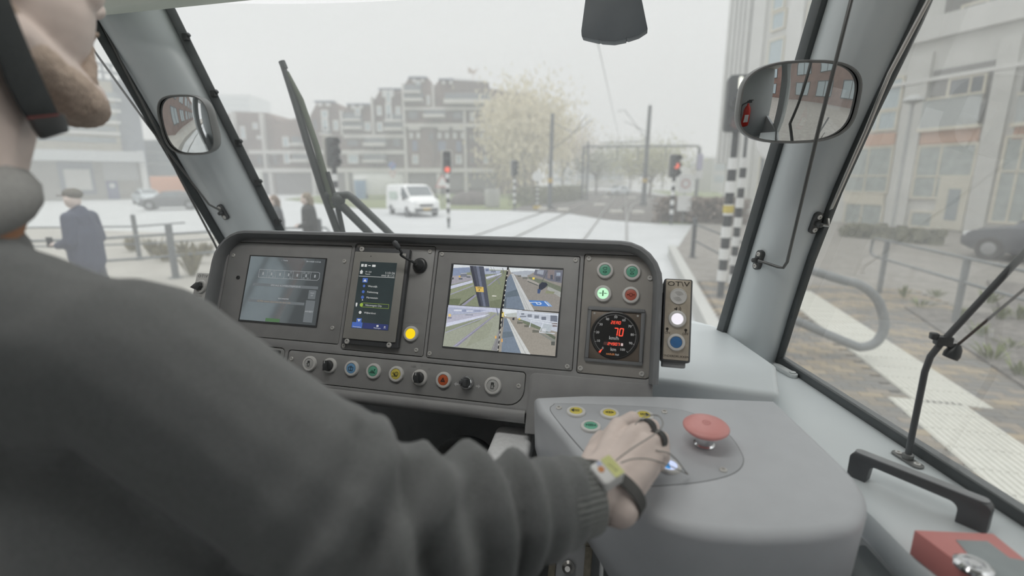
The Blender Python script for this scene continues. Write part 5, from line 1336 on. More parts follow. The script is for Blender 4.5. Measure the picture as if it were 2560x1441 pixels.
# round mirror sign half hidden by the pillar
p = onY(1945, 365, 11.5)
t = thing('round_sign', 'large round board with white rim half hidden behind the near pillar', 'sign', Matrix.Translation((p.x, p.y, .1)))
MB().tube([(0, 0, 0), (0, 0, p.z)], .035, 10).build('pole', m_dpost, t)
MB().lathe([(.42, -.02), (.44, 0), (.42, .03), (.36, .03)], 32, M=Matrix.Translation((0, -.06, p.z)) @ Matrix.Rotation(R_(90), 4, 'X')).build('rim', m_whtp, t)
MB().lathe([(.36, .025), (.001, .03)], 32, M=Matrix.Translation((0, -.06, p.z)) @ Matrix.Rotation(R_(90), 4, 'X')).build('board', mat('board_grey', (120, 124, 126), .5), t)
# slim lamp post in front of the pale building
p = onz(2225, 600, .1)
t = thing('lamp_post', 'slim pale street lamp with mushroom top before the pale building', 'street lamp', Matrix.Translation(p))
hz_ = at_same(2258, 262, p) - .1
MB().tube([(0, 0, 0), (0, 0, hz_)], .06, 10).build('post', mat('pale_post', (176, 178, 178), .5), t, smooth=60)
MB().lathe([(.10, 0), (.34, .10), (.30, .16), (.12, .30), (.001, .32)], 20, M=Matrix.Translation((0, 0, hz_))).build('lantern', mat('pale_post', (176, 178, 178), .5), t, smooth=50)

# --- road signs
def signpost(label, px, py, z, parts, h):
    p = onz(px, py, z); t = thing('road_sign', label, 'sign', Matrix.Translation(p) @ Matrix.Rotation(YAW, 4, 'Z'))
    MB().tube([(0, 0, 0), (0, 0, h)], .035, 10).build('pole', m_post, t)
    for kind, zc, s, m, nm in parts:
        if kind == 'disc': poly = circ(s, 28)
        elif kind == 'tri': poly = [(-s, s * .58), (s, s * .58), (0, -s * 1.15)]
        elif kind == 'triup': poly = [(-s, -s * .58), (s, -s * .58), (0, s * 1.15)]
        else: poly = rrect(-s[0], -s[1], s[0], s[1], .02)
        MB().prism(poly, .04, .055, M=Matrix.Translation((0, 0, zc)) @ Matrix.Rotation(R_(90), 4, 'X')).build(nm, m, t)
    return t
m_sb = mat('sign_blue', (92, 128, 188), .5); m_sr = mat('sign_red', (188, 122, 116), .5)
t = signpost('blue no stopping disc above a give way triangle beyond the wiper', 985, 500, 0, [('disc', 3.85, .42, m_sb, 'blue_disc'), ('tri', 2.95, .42, m_sr, 'warning_triangle'), ('rect', 2.15, (.40, .20), m_whtp, 'white_plate')], 4.2)
MB().box((0, -.065, 3.85), (.80, .01, .09)).build('red_bar', m_sr, t, M=Matrix.Translation((0, 0, 3.85)) @ Matrix.Rotation(R_(-45), 4, 'Y') @ Matrix.Translation((0, 0, -3.85)))
MB().prism([(-.28, .16), (.28, .16), (0, -.32)], .056, .062, M=Matrix.Translation((0, 0, 2.95)) @ Matrix.Rotation(R_(90), 4, 'X')).build('white_triangle', m_whtp, t)
t = signpost('white board with speed notice right of the second mast', 1706, 558, .06, [('rect', 2.0, (.36, .48), m_whtp, 'board'), ('rect', 1.02, (.36, .40), m_whtp, 'lower_board')], 2.4)
q = MB(); ribbon(q, circ(.2, 20), .05, .06, closed=True); q.build('red_ring', m_sr, t, smooth=0, M=Matrix.Translation((0, 0, 2.0)) @ Matrix.Rotation(R_(90), 4, 'X'))
signpost('slim parking sign post beside the white speed board', 1737, 556, .06, [('rect', 3.1, (.14, .40), mat('sign_mauve', (182, 180, 198), .5), 'board'), ('rect', 2.45, (.18, .20), m_whtp, 'plate')], 3.8)
t = signpost('warning triangle on a post left of the red signal', 1108, 520, 0, [('triup', 2.0, .62, m_sr, 'warning_triangle')], 2.4)

MB().prism([(-.46, -.25), (.46, -.25), (0, .54)], .056, .062, M=Matrix.Translation((0, 0, 2.0)) @ Matrix.Rotation(R_(90), 4, 'X')).build('white_triangle', m_whtp, t)

# --- overhead line masts, gantry and wires
m_mast = mat('mast_grey', (104, 107, 109), .6)
def mast(label, px, py, r, tx, ty):
    p = onz(px, py, .03); h = at_same(tx, ty, p)
    t = thing('overhead_mast', label, 'mast', Matrix.Translation(p))
    MB().tube([(0, 0, 0), (.03, 0, h * .5), (.1, 0, h)], [r * 1.2, r, r * .85], 14).build('tube', m_mast, t, smooth=60)
    MB().tube([(.02, 0, 2.0), (.02, 0, 2.35)], r * 1.28, 14).build('yellow_plate', mat('plate_yellow', (190, 160, 88), .6), t, smooth=60)
    MB().lathe([(r * 1.9, 0), (r * 1.9, .25), (r, .26)], 12).build('foot', m_mast, t)
    return t, p, h
t1, p1, H1 = mast('grey overhead line mast left of the tracks', 1374, 524, .15, 1380, 285)
MB().tube([(.08, 0, H1 - .6), (1.7, 0, H1 - 1.4), (3.0, 0, H1 - .5)], .025, 6).tube([(.08, 0, H1 - 2.6), (1.6, 0, H1 - 1.5), (2.6, 0, H1 - .2)], .025, 6).build('cantilever', m_mast, t1)
t2, p2, H2 = mast('taller grey overhead line mast right of the tracks', 1608, 514, .18, 1618, 265)
MB().tube([(.05, 0, H2 - 2.9), (-2.0, 0, H2 - .3), (-2.6, 0, H2 - .4)], .025, 6).tube([(.05, 0, H2 - 2.9), (-4.0, 0, H2 - 3.0)], .03, 6).tube([(.05, 0, H2 - 2.2), (-2.0, 0, H2 - 1.2)], .02, 6).build('cantilever', m_mast, t2)
ga = onz(1455, 500, .05); gc = V((ga.x + 12.2, ga.y + 2.0, .05))
gt = thing('line_gantry', 'thin grey portal gantry spanning the tracks far ahead', 'gantry', Matrix.Translation(ga))
hg = at_same(1455, 368, ga)
for v in (V((0, 0, 0)), V((.5, .1, 0)), gc - ga): MB().tube([v, v + V((0, 0, hg + (.5 if v.x == .5 else 0)))], .12, 10).build('leg', m_mast, gt, smooth=60)
MB().tube([V((0, 0, hg)), (gc - ga) + V((0, 0, hg))], .10, 10).build('beam', m_mast, gt, smooth=60)
for s in (.3, .48, .72): MB().tube([(gc - ga) * s + V((0, 0, hg)), (gc - ga) * s + V((0, 0, hg - 1.5))], .06, 8).build('dropper', m_mast, gt)
m_cat = mat('contact_wire', (150, 152, 152), .5)
for k, (x0, x1, lb) in enumerate(((-1.05, -2.2, 'thin contact wire above the own track'),)):
    q = MB(); q.tube([(x0 + (x1 - x0) * (y - 6) / 74, y, 5.75) for y in (6, 30, 55, 80)], .010, 6)
    tag(q.build('contact_wire', m_cat), lb, 'overhead wire')

# ------------------------------------------------------------------ buildings
class Facade:
    def __init__(s, O, eu):
        s.O = V(O); s.eu = V(eu).normalized(); s.n = s.eu.cross(V((0, 0, 1)))
        s.M = frame(s.O, s.eu, V((0, 0, 1)), s.n)
    def uv(s, x, y):
        q = onp(x, y, s.O, s.n) - s.O
        return (q.dot(s.eu), q.z)
    def rect(s, x0, y0, x1, y1):
        xm, ym = (x0 + x1) / 2, (y0 + y1) / 2
        return (s.uv(x0, ym)[0], s.uv(xm, y1)[1], s.uv(x1, ym)[0], s.uv(xm, y0)[1])
def window(parent, r, fm, gm, w=.10, d=.06, mull=(), trans=(), z=0.0):
    x0, y0, x1, y1 = r
    q = MB()
    for a in (rc(x0, y0, x1, y0 + w), rc(x0, y1 - w, x1, y1), rc(x0, y0 + w, x0 + w, y1 - w), rc(x1 - w, y0 + w, x1, y1 - w)): q.prism(a, z - .05, z + d)
    for m in mull: q.prism(rc(x0 + (x1 - x0) * m - w * .4, y0 + w, x0 + (x1 - x0) * m + w * .4, y1 - w), z - .05, z + d * .9)
    for m in trans: q.prism(rc(x0 + w, y0 + (y1 - y0) * m - w * .4, x1 - w, y0 + (y1 - y0) * m + w * .4), z - .05, z + d * .9)
    o = q.build('window', fm, parent, smooth=0)
    MB().prism(rc(x0 + w * .5, y0 + w * .5, x1 - w * .5, y1 - w * .5), z - .04, z + d * .3).build('pane', gm, o, smooth=0)
    return o
m_cream = mat('cream_frame', (214, 208, 192), .6); m_wfr = mat('white_frame', (222, 222, 220), .6); m_bfr = mat('blue_frame', (112, 122, 152), .6)
m_gpale = mat('glass_pale', (176, 190, 196), .15, spec=.8); m_gdark = mat('glass_dark', (104, 110, 116), .15, spec=.8); m_gmid = mat('glass_mid', (140, 150, 154), .15, spec=.8)
m_gcurt = mat('glass_curtain', (166, 174, 172), .3, var=.12, scale=3)

# pale apartment block beyond the side window
FR = Facade((13.7, 24.1, .10), (.545, -.839, 0))
ap = thing('apartment_building', 'pale grey stone apartment block with cream window frames beyond the side window', 'building', FR.M)
m_stone = mat('pale_stone', (206, 206, 203), .85, var=.06, scale=.8)
m_stone2 = mat('smooth_stone', (214, 214, 212), .8, var=.04, scale=.6)
ul = FR.uv(1822, 300)[0]; ur = FR.uv(2560, 300)[0] + 14
MB().prism(rc(ul, 0, ur, 19), -12, -.05).build('wall', m_stone, ap, smooth=0)
def zA(x0, y0, x1, y1): return FR.rect(1780 + x0 / 3.274, y0 / 3.274, 1780 + x1 / 3.274, y1 / 3.274)
def zB(x0, y0, x1, y1): return FR.rect(1780 + x0 / 2.668, 360 + y0 / 2.668, 1780 + x1 / 2.668, 360 + y1 / 2.668)
# far corner louvres and pilasters
for k in range(5):
    x = 150 + k * 36
    r = zA(x, 200, x + 20, 400); MB().prism(rc(r[0], 3.2, r[2], 19), -.05, .30).build('pilaster', m_stone2, ap, smooth=0)
for (a, c) in ((330, 430), (620, 740)):
    r = zA(a, 200, c, 400); MB().prism(rc(r[0], .2, r[2], 19), -.05, .12).build('pier', m_stone2, ap, smooth=0)
for r, mu, tr, g in ((zA(505, -160, 606, 80), (), (), m_gpale), (zA(490, 92, 604, 245), (), (), m_gpale), (zA(785, 0, 920, 170), (), (), m_gpale), (zA(458, 318, 588, 560), (), (), m_gpale), (zA(752, 262, 850, 520), (), (), m_gpale), (zA(380, 1240, 480, 1640), (.5,), (.3,), m_gdark), (zA(430, 620, 560, 860), (), (), m_gpale), (zA(700, 600, 830, 840), (), (), m_gpale)):
    window(ap, r, m_cream, g, .10, .06, mu, tr)
# stone bands of the near part
for y0, y1, x0 in ((150, 255, 1590), (250, 330, 1480)): pass
uA = zA(1500, 400, 1600, 500)[0]
for zl, zh, d in ((zA(1600, 330, 2000, 345)[3], zA(1600, 330, 2000, 345)[3] + .12, .20), ):
    MB().prism(rc(uA, zl, ur, zl + .9), -.05, .22).build('stone_band', m_stone2, ap, smooth=0)
r = zA(1500, 560, 2300, 640)
MB().prism(rc(uA, r[1] - .05, ur, r[1] + .10), -.05, .14).build('stone_band', m_stone2, ap, smooth=0)
m_or = mat('terracotta_panel', (202, 164, 142), .7)
for rr_ in (zA(1262, 1095, 1500, 1192), zA(1712, 1042, 2190, 1170), zA(2475, 1010, 2760, 1130)): MB().prism(rc(*rr_), -.05, .04).build('terracotta_panel', m_or, ap, smooth=0)
window(ap, zA(1350, 640, 1562, 905), m_cream, m_gpale, .10, .05); window(ap, zA(1300, 905, 1520, 1075), m_cream, m_gpale, .10, .05, (.3,))
# recessed balconies
def balcony(rr_, gl, rail):
    x0, y0, x1, y1 = rr_
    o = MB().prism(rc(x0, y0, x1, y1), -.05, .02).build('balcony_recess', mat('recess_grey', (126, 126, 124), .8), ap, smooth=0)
    for a in gl: window(ap, a, m_cream, m_gdark, .09, .05, (.6,), (), .02)
    if rail:
        MB().prism(rc(*rail), .18, .20).build('glass_balustrade', mat('balustrade_glass', (170, 176, 176), .12, spec=.8), o, smooth=0)
        MB().prism(rc(rail[0] - .05, rail[3], rail[2] + .05, rail[3] + .08), .14, .24).build('handrail', m_cream, o, smooth=0)
        MB().prism(rc(rail[0] - .08, rail[1] - .14, rail[2] + .08, rail[1]), -.05, .26).build('floor_edge', m_cream, o, smooth=0)
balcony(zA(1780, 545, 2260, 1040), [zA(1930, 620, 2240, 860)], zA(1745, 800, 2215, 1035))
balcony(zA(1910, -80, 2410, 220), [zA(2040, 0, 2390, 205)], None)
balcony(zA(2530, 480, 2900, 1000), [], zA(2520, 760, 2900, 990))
window(ap, zB(895, 20, 1195, 330), m_cream, m_gcurt, .09, .05, (.48,), (.38,)); MB().prism(rc(*zB(880, 333, 1150, 392)), -.05, .05).build('white_panel', m_cream, ap, smooth=0); window(ap, zB(880, 392, 1142, 545), m_cream, m_gcurt, .09, .05, (.46,))
window(ap, zB(1350, 0, 1750, 372), m_cream, m_gcurt, .10, .05, (.42,), (.42,)); window(ap, zB(1318, 445, 1480, 562), m_cream, m_gcurt, .09, .05)
dr_ = MB().prism(rc(*zB(1500, 215, 1705, 575)), -.05, .08).build('house_door', mat('door_cream', (208, 204, 190), .5), ap, smooth=0)
MB().prism(rc(*zB(1572, 300, 1652, 510)), .08, .10).build('door_pane', m_gmid, dr_, smooth=0)
window(ap, zB(1900, -60, 2160, 540), m_cream, m_gcurt, .10, .05, (.5,), (.6,))
for (a, c) in ((1205, 1345), (1755, 1890)):
    r = zB(a, 100, c, 300); MB().prism(rc(r[0], 0, r[2], zA(1712, 1042, 2190, 1170)[3] + 3.2), -.05, .10).build('pier', m_stone, ap, smooth=0)
# low hedge and stones at the foot of the building
q = [onz(2120, 590, .1), onz(2330, 612, .1)]
hd_ = MB(); rd = random.Random(5)
for k in range(160):
    s = rd.random(); p = lerp(q[0], q[1], s) + V((rd.uniform(-.3, .3), rd.uniform(-.3, .3), rd.uniform(0, .45))); hd_.box(tuple(p), (rd.uniform(.1, .3),) * 3)
o = hd_.build('front_garden', mat('garden_green', (116, 116, 98), .9, var=.3, scale=3), smooth=0); tag(o, 'low ragged planting along the foot of the pale building', 'plants', kind='stuff')

# brick apartment complex across the crossing
FB = Facade(onz(1000, 486, 0), (cR.x, cR.y, 0))
bk = thing('brick_complex', 'stepped brown brick apartment complex with white bands across the crossing', 'building', FB.M)
m_brk = mat('brown_brick', (122, 102, 94), .9, var=.12, scale=.5); m_brk2 = mat('dark_brick', (104, 92, 88), .9, var=.12, scale=.5); m_roof = mat('slate_blue', (112, 118, 136), .8)
m_band = mat('white_band', (208, 206, 202), .7)
blocks = [([(548, 492), (548, 300), (585, 279), (672, 283), (690, 300), (690, 492)], .2, m_brk), ([(690, 492), (690, 312), (745, 298), (778, 297), (778, 492)], 1.0, m_brk), ([(775, 492), (775, 290), (793, 256), (843, 258), (862, 285), (862, 492)], 0, m_brk), ([(862, 492), (862, 285), (873, 262), (930, 263), (938, 250), (938, 492)], .6, m_brk), ([(935, 492), (935, 251), (951, 224), (1008, 226), (1012, 218), (1012, 492)], 0, m_brk), ([(1010, 492), (1010, 220), (1026, 196), (1072, 197), (1086, 218), (1086, 492)], .8, m_brk), ([(1084, 492), (1084, 219), (1100, 200), (1136, 203), (1138, 492)], .3, m_brk), ([(1136, 280), (1136, 203), (1222, 208), (1226, 280)], .9, m_brk2), ([(1136, 492), (1136, 262), (1226, 268), (1226, 492)], .3, m_brk), ([(1224, 492), (1224, 221), (1330, 236), (1345, 260), (1345, 492)], 0, m_brk)]
for poly, zf, m in blocks:
    uvp = [FB.uv(*p) for p in poly]
    uvp = [(u, max(v, 0)) for u, v in uvp]
    MB().prism(uvp, -9, zf).build('house_block', m, bk, smooth=0)
def zC(x0, y0, x1, y1): return FB.rect(440 + x0 / 3.0025, 120 + y0 / 3.0025, 440 + x1 / 3.0025, 120 + y1 / 3.0025)
for (x0, y0, x1, y1) in ((1060, 405, 1210, 418), (1300, 425, 1470, 436), (1535, 312, 1700, 324), (1755, 226, 1890, 240), (1980, 240, 2090, 252)): MB().prism(rc(*zC(x0, y0, x1, y1)), .5, 1.3).build('ridge_cap', m_roof, bk, smooth=0)
W_white = [(1115, 475, 1165, 535), (1120, 540, 1168, 630), (1205, 550, 1242, 625), (1365, 455, 1402, 515), (1435, 565, 1480, 630), (1525, 565, 1568, 635), (1525, 445, 1560, 515), (1665, 450, 1700, 510), (1590, 430, 1635, 550), (1590, 330, 1630, 425), (1810, 255, 1845, 315), (1890, 365, 1915, 435), (2210, 490, 2245, 552), (2310, 490, 2345, 552), (1310, 800, 1390, 870), (830, 672, 876, 746), (840, 790, 882, 870), (1785, 805, 1828, 872), (2105, 805, 2150, 872), (2310, 810, 2345, 872), (520, 595, 555, 690), (610, 570, 645, 615), (640, 665, 670, 690)]
W_dark = [(1055, 540, 1088, 620), (1750, 475, 1830, 540), (2080, 480, 2160, 545), (2210, 815, 2246, 870), (1905, 640, 1945, 700), (2210, 650, 2246, 705), (1640, 680, 1702, 750), (1300, 690, 1390, 745), (950, 670, 990, 700), (540, 840, 600, 890), (760, 800, 790, 880), (640, 810, 680, 880)]
W_small = [(1092, 425, 1120, 446), (1150, 425, 1180, 446), (1338, 440, 1362, 465), (1395, 440, 1420, 465), (1565, 328, 1588, 378), (1628, 328, 1650, 378), (1785, 242, 1806, 266), (1850, 242, 1870, 266), (2005, 256, 2026, 280), (2060, 256, 2080, 280), (1762, 642, 1788, 682), (1815, 642, 1840, 682), (1973, 642, 1998, 682), (2028, 642, 2053, 682), (2086, 642, 2112, 682), (2144, 642, 2168, 682), (2288, 648, 2312, 690), (2338, 648, 2364, 690)]
W_blue = [(1785, 700, 1820, 775), (1975, 705, 2030, 775), (2110, 705, 2146, 780), (2310, 715, 2345, 782)]
for L, fm, gm in ((W_white, m_wfr, m_gpale), (W_dark, m_brk2, m_gdark), (W_small, m_wfr, m_gpale), (W_blue, m_bfr, m_bfr)):
    for r in L: window(bk, zC(*r), fm, gm, .16, .12, z=1.3 if 1720 > r[0] else 1.0)
for r in ((580, 772, 1725, 800), (1280, 655, 1722, 682), (1722, 575, 2402, 600), (1722, 455, 2402, 474), (600, 905, 2402, 936)): MB().prism(rc(*zC(*r)), .5, 1.75 if r[1] > 900 else 1.5).build('white_band', m_band, bk, smooth=0)
for r in ((1755, 592, 1842, 622), (1975, 592, 2056, 622), (2085, 592, 2176, 622), (2285, 600, 2372, 632)): MB().prism(rc(*zC(*r)), .5, 1.4).build('white_panel', m_band, bk, smooth=0)
for r in ((1488, 380, 1500, 660), (1722, 280, 1738, 950), (1934, 290, 1946, 460), (2168, 480, 2182, 940), (682, 500, 696, 930), (1258, 480, 1272, 660), (470, 490, 486, 900)): MB().prism(rc(*zC(*r)), .5, 1.6).build('downpipe', m_band, bk, smooth=0)
for r in ((1280, 545, 1412, 560), (1285, 600, 1425, 618), (1590, 552, 1715, 566), (1588, 608, 1720, 628), (1728, 340, 1852, 356), (1722, 395, 1866, 414), (1875, 512, 2030, 532), (2025, 404, 2372, 432), (1435, 720, 1595, 742), (1430, 845, 1592, 862), (900, 722, 984, 740), (905, 840, 1032, 860), (1120, 650, 1180, 662)):
    b0 = zC(*r); MB().prism(rc(*b0), 1.0, 2.5).build('balcony_rail', m_band, bk, smooth=0)
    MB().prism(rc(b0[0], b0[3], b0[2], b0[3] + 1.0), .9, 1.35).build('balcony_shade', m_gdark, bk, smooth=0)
for r in ((610, 945, 735, 1105), (780, 945, 1050, 1100), (1090, 945, 1290, 1090), (1310, 945, 1590, 1080), (1640, 945, 1725, 1060), (1745, 950, 1960, 1060), (1990, 950, 2160, 1060), (2190, 950, 2402, 1050)): MB().prism(rc(*zC(*r)), .5, 1.15).build('shop_front', mat('shop_glass', (116, 112, 112), .3), bk, smooth=0)
for x in (740, 1055, 1300, 1600, 1735, 1970, 2172): MB().prism(rc(*zC(x, 940, x + 22, 1110)), .5, 1.7).build('column', m_band, bk, smooth=0)
# roof sign on the brick complex
u0, v0, u1, v1 = zC(2095, 212, 2325, 262)
sg = thing('roof_sign', 'faint roof sign with small wing emblem on top of the brick complex', 'sign', FB.M @ Matrix.Translation((u0, v0 - .3, .6)))
m_let = mat('sign_letter', (206, 212, 216), .6)
w = (u1 - u0) / 11
for k in range(11):
    hgt = (v1 - v0) * (1.0 - .05 * k)
    MB().prism(rc(k * w + .10, .35, k * w + w * .30, hgt), 0, .08).prism(rc(k * w + w * .30, hgt - .35, k * w + w * .72, hgt), 0, .08).prism(rc(k * w + w * .55, .35, k * w + w * .72, hgt), 0, .08).build('upright_frame', m_let, sg, smooth=0)
MB().box(((u1 - u0) / 2, .3, 0), (u1 - u0, .15, .12)).build('base_rail', m_dpost, sg)
ew = [FB.uv(1120 + x / 12.13, 160 + y / 12.13) for x, y in ((620, 130), (690, 142), (720, 200), (790, 228), (840, 205), (870, 170), (930, 168), (870, 250), (820, 342), (740, 318), (690, 306), (620, 312))]
q = MB().prism([(a - u0, c - v0 + .3) for a, c in ew], 0, .1)
mx_ = sum(a for a, c in ew) / len(ew) - u0
q.tube([(mx_, .3, .05), (mx_, ew[8][1] - v0 + .8, .05)], .06, 6)
q.build('wing_emblem', mat('emblem_pale', (196, 182, 174), .6), sg, smooth=0)
# far pale tower slab
FT = Facade(onz(590, 470, 0), (cR.x, cR.y, 0))
r = FT.rect(556, 236, 636, 480)
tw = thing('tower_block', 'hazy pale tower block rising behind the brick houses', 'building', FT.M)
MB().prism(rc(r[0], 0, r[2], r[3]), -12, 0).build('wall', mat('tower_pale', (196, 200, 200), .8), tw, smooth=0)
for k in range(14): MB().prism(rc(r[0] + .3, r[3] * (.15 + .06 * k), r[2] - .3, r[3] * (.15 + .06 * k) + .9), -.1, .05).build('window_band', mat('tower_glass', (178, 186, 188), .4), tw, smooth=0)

# concrete office and loading dock on the far side
FL = Facade(onz(275, 499, 0), V((47, 62.5, 0)).normalized())
of = thing('office_building', 'beige office block with dark stair tower behind the loading dock', 'building', FL.M)
def zD(x0, y0, x1, y1): return FL.rect(x0 / 2.325, y0 / 2.325, x1 / 2.325, y1 / 2.325)
m_bei = mat('beige_concrete', (176, 170, 156), .85, var=.06, scale=.5); m_dkg = mat('stair_glass', (122, 130, 140), .4); m_conc = mat('dock_concrete', (160, 158, 152), .85, var=.06, scale=.5)
r = zD(-300, 400, 680, 900); MB().prism(rc(r[0], 0, r[2], r[3]), -14, -4).build('wall', m_bei, of, smooth=0)
r = zD(680, 440, 830, 900); MB().prism(rc(r[0], 0, r[2], r[3]), -16, -5).build('stair_tower', m_dkg, of, smooth=0)
for y in (470, 545, 620, 695, 770): MB().prism(rc(*zD(-300, y, 676, y + 32)), -4.1, -3.9).build('window_band', m_gmid, of, smooth=0)
for y in (512, 586, 661, 736): MB().prism(rc(*zD(-300, y, 700, y + 14)), -4.1, -3.4).build('ledge_band', m_wfr, of, smooth=0)
r = zD(540, 320, 700, 420)
q = MB()
for k in range(4): q.bar((lerp((r[0], 0, 0), (r[2], 0, 0), k / 3).x, r[1], -6), (lerp((r[0], 0, 0), (r[2], 0, 0), k / 3).x, r[3], -6), .25)
for k in range(3): q.bar((r[0], r[1] + (r[3] - r[1]) * k / 2, -6), (r[2], r[1] + (r[3] - r[1]) * k / 2, -6), .25)
q.build('roof_frame', m_dkg, of, smooth=0)
dk_ = thing('loading_dock', 'concrete loading dock with pale canopy, roller door and blue door', 'building', FL.M)
r = zD(-300, 930, 830, 1170); MB().prism(rc(r[0], 0, r[2], r[3]), -3.2, 0).build('wall', m_conc, dk_, smooth=0)
r = zD(-300, 872, 832, 935); MB().prism(rc(*r), -3.2, 2.2).build('canopy', mat('canopy_pale', (198, 202, 204), .7), dk_, smooth=0)
MB().prism(rc(*zD(345, 945, 550, 1130)), -.1, .15).build('dock_surround', m_dkg, dk_, smooth=0)
MB().prism(rc(*zD(378, 985, 530, 1105)), .15, .22).build('roller_door', mat('roller_white', (206, 206, 202), .6), dk_, smooth=0)
bd = MB().prism(rc(*zD(622, 1052, 690, 1158)), -.1, .15).build('blue_door', mat('door_blue', (92, 100, 134), .6), dk_, smooth=0)
MB().prism(circ(.28, 16, ((zD(640, 1075, 665, 1090)[0] + zD(640, 1075, 665, 1090)[2]) / 2, zD(640, 1075, 665, 1090)[1] + .2)), .15, .18).build('door_badge', m_whtp, bd, smooth=0)
MB().prism(rc(*zD(600, 945, 800, 1045)), -.1, .08).build('grey_panel', mat('dock_panel', (176, 178, 178), .7), dk_, smooth=0); MB().prism(rc(*zD(700, 1055, 790, 1160)), -.1, .08).build('side_gate', mat('gate_beige', (150, 146, 138), .7), dk_, smooth=0)
r = zD(815, 880, 850, 1100); MB().prism(rc(*r), 0, .6).build('white_column', m_whtp, dk_, smooth=0)
# mid rise slabs between dock and pillar
FM = Facade(onz(420, 492, 0), (cR.x, cR.y, 0))
mr_ = thing('mid_rise_block', 'pale grey mid rise block glimpsed left of the small mirror', 'building', FM.M)
r = FM.rect(362, 350, 500, 490); MB().prism(rc(r[0], 0, r[2], r[3]), -10, 0).build('wall', mat('midrise_grey', (178, 180, 180), .8), mr_, smooth=0)
for k in range(4): MB().prism(rc(r[0] + .5, r[3] * (.2 + .2 * k), r[2] - .5, r[3] * (.2 + .2 * k) + 1.3), -.1, .06).build('window_band', m_gmid, mr_, smooth=0)

# pale low buildings at the end of the street
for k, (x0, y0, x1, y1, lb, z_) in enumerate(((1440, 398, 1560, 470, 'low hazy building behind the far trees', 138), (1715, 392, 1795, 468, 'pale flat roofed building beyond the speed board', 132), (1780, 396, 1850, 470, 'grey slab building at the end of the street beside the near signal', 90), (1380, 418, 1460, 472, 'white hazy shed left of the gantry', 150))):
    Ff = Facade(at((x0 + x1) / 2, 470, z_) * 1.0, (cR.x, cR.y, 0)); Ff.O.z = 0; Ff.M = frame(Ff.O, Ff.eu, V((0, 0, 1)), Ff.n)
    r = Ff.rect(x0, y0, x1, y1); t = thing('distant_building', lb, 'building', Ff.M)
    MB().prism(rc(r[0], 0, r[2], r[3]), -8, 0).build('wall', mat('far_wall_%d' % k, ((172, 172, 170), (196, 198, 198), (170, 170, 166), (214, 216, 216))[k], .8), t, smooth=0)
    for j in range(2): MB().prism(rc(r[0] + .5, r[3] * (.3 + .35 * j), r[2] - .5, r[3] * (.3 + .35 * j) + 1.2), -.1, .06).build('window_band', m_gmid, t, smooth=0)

# brick buildings behind the tram, seen in the mirrors
for lb, O, eu, L, Hh in (('red brown brick corner building seen only in the large mirror', (16, -6, .28), (-.35, -.94, 0), 46, 13), ('brick hall seen only in the small mirror', (-16, -34, .33), (.25, .97, 0), 30, 9)):
    Fz = Facade(O, eu); t = thing('brick_building', lb, 'building', Fz.M)
    MB().prism(rc(0, 0, L, Hh), -8, 0).build('wall', mat('red_brown_brick', (140, 116, 108), .9, var=.15, scale=.8), t, smooth=0)
    for i in range(int(L / 5)):
        for j in range(int(Hh / 4)): window(t, (1 + i * 5, 1.0 + j * 4, 4.2 + i * 5, 3.6 + j * 4), m_dpost, m_gpale, .12, .08, (.5,))

# ------------------------------------------------------------------ vehicles
m_tyre = mat('tyre', (58, 58, 58), .8); m_rim = mat('wheel_rim', (150, 152, 154), .4); m_cgl = mat('car_glass', (96, 104, 108), .12, spec=.8); m_lamp = mat('headlamp', (222, 226, 228), .2)
def vehicle(name, label, pos, ang, paint, st, wheels, wr, glassz, extras, cat='car', group=None):
    """st: stations (x, half width, z bottom, z belt, z roof, roof half width); front is +x"""
    t = thing(name, label, cat, Matrix.Translation(pos) @ Matrix.Rotation(ang, 4, 'Z'), group)
    rings = []
    for x, w, zb, zl, zr, rw in st:
        rings.append([(x, -w * .92, zb), (x, -w, zb + .12), (x, -w, zl * .6 + zb * .4), (x, -w * .97, zl), (x, -rw, zr - .05), (x, -rw * .75, zr), (x, rw * .75, zr), (x, rw, zr - .05), (x, w * .97, zl), (x, w, zl * .6 + zb * .4), (x, w, zb + .12), (x, w * .92, zb)])
    MB().loft(rings).build('body', paint, t, smooth=30, bevel=.0)
    w0 = max(s[1] for s in st)
    for x in wheels:
        for s in (-1, 1):
            M = Matrix.Translation((x, s * (w0 - .09), wr)) @ Matrix.Rotation(R_(90) * -s, 4, 'X')
            wh = MB().lathe([(wr * .6, -.1), (wr, -.09), (wr, .09), (wr * .93, .115), (wr * .62, .115), (wr * .6, .10)], 20).build('wheel', m_tyre, t, M=M)
            MB().lathe([(wr * .6, .09), (wr * .5, .108), (wr * .15, .10), (.001, .112)], 14).build('rim', m_rim, wh)
    # glazing: follows the cabin shell
    def shell(i, f0, f1, side):
        a, c = st[i], st[i + 1]; off = .012
        if side == 0:
            return None
        def pt(s, f): return (s[0], side * ((s[1] * .97) * (1 - f) + s[5] * f + off), s[3] * (1 - f) + (s[4] - .05) * f)
        return [pt(a, f0), pt(c, f0), pt(c, f1), pt(a, f1)]
    for (i, f0, f1) in glassz['side']:
        for s in (-1, 1): MB().add(shell(i, f0, f1, s), [(0, 1, 2, 3)]).build('side_window', m_cgl, t, smooth=0)
    for (i, f0, f1) in glassz['front']:
        a, c = st[i], st[i + 1]
        lo, hi = (c, a) if c[4] < a[4] else (a, c)
        p = lambda s, f: lerp((lo[0], s * lo[5] * .92, lo[4] + .012), (hi[0], s * hi[5] * .92, hi[4] + .012), f)
        MB().add([p(-1, f0), p(1, f0), p(1, f1), p(-1, f1)], [(0, 1, 2, 3)]).build('windscreen', m_cgl, t, smooth=0)
    for nm, c, d, m in extras: MB().box(c, d).build(nm, m, t, bevel=min(d) * .3)
    return t
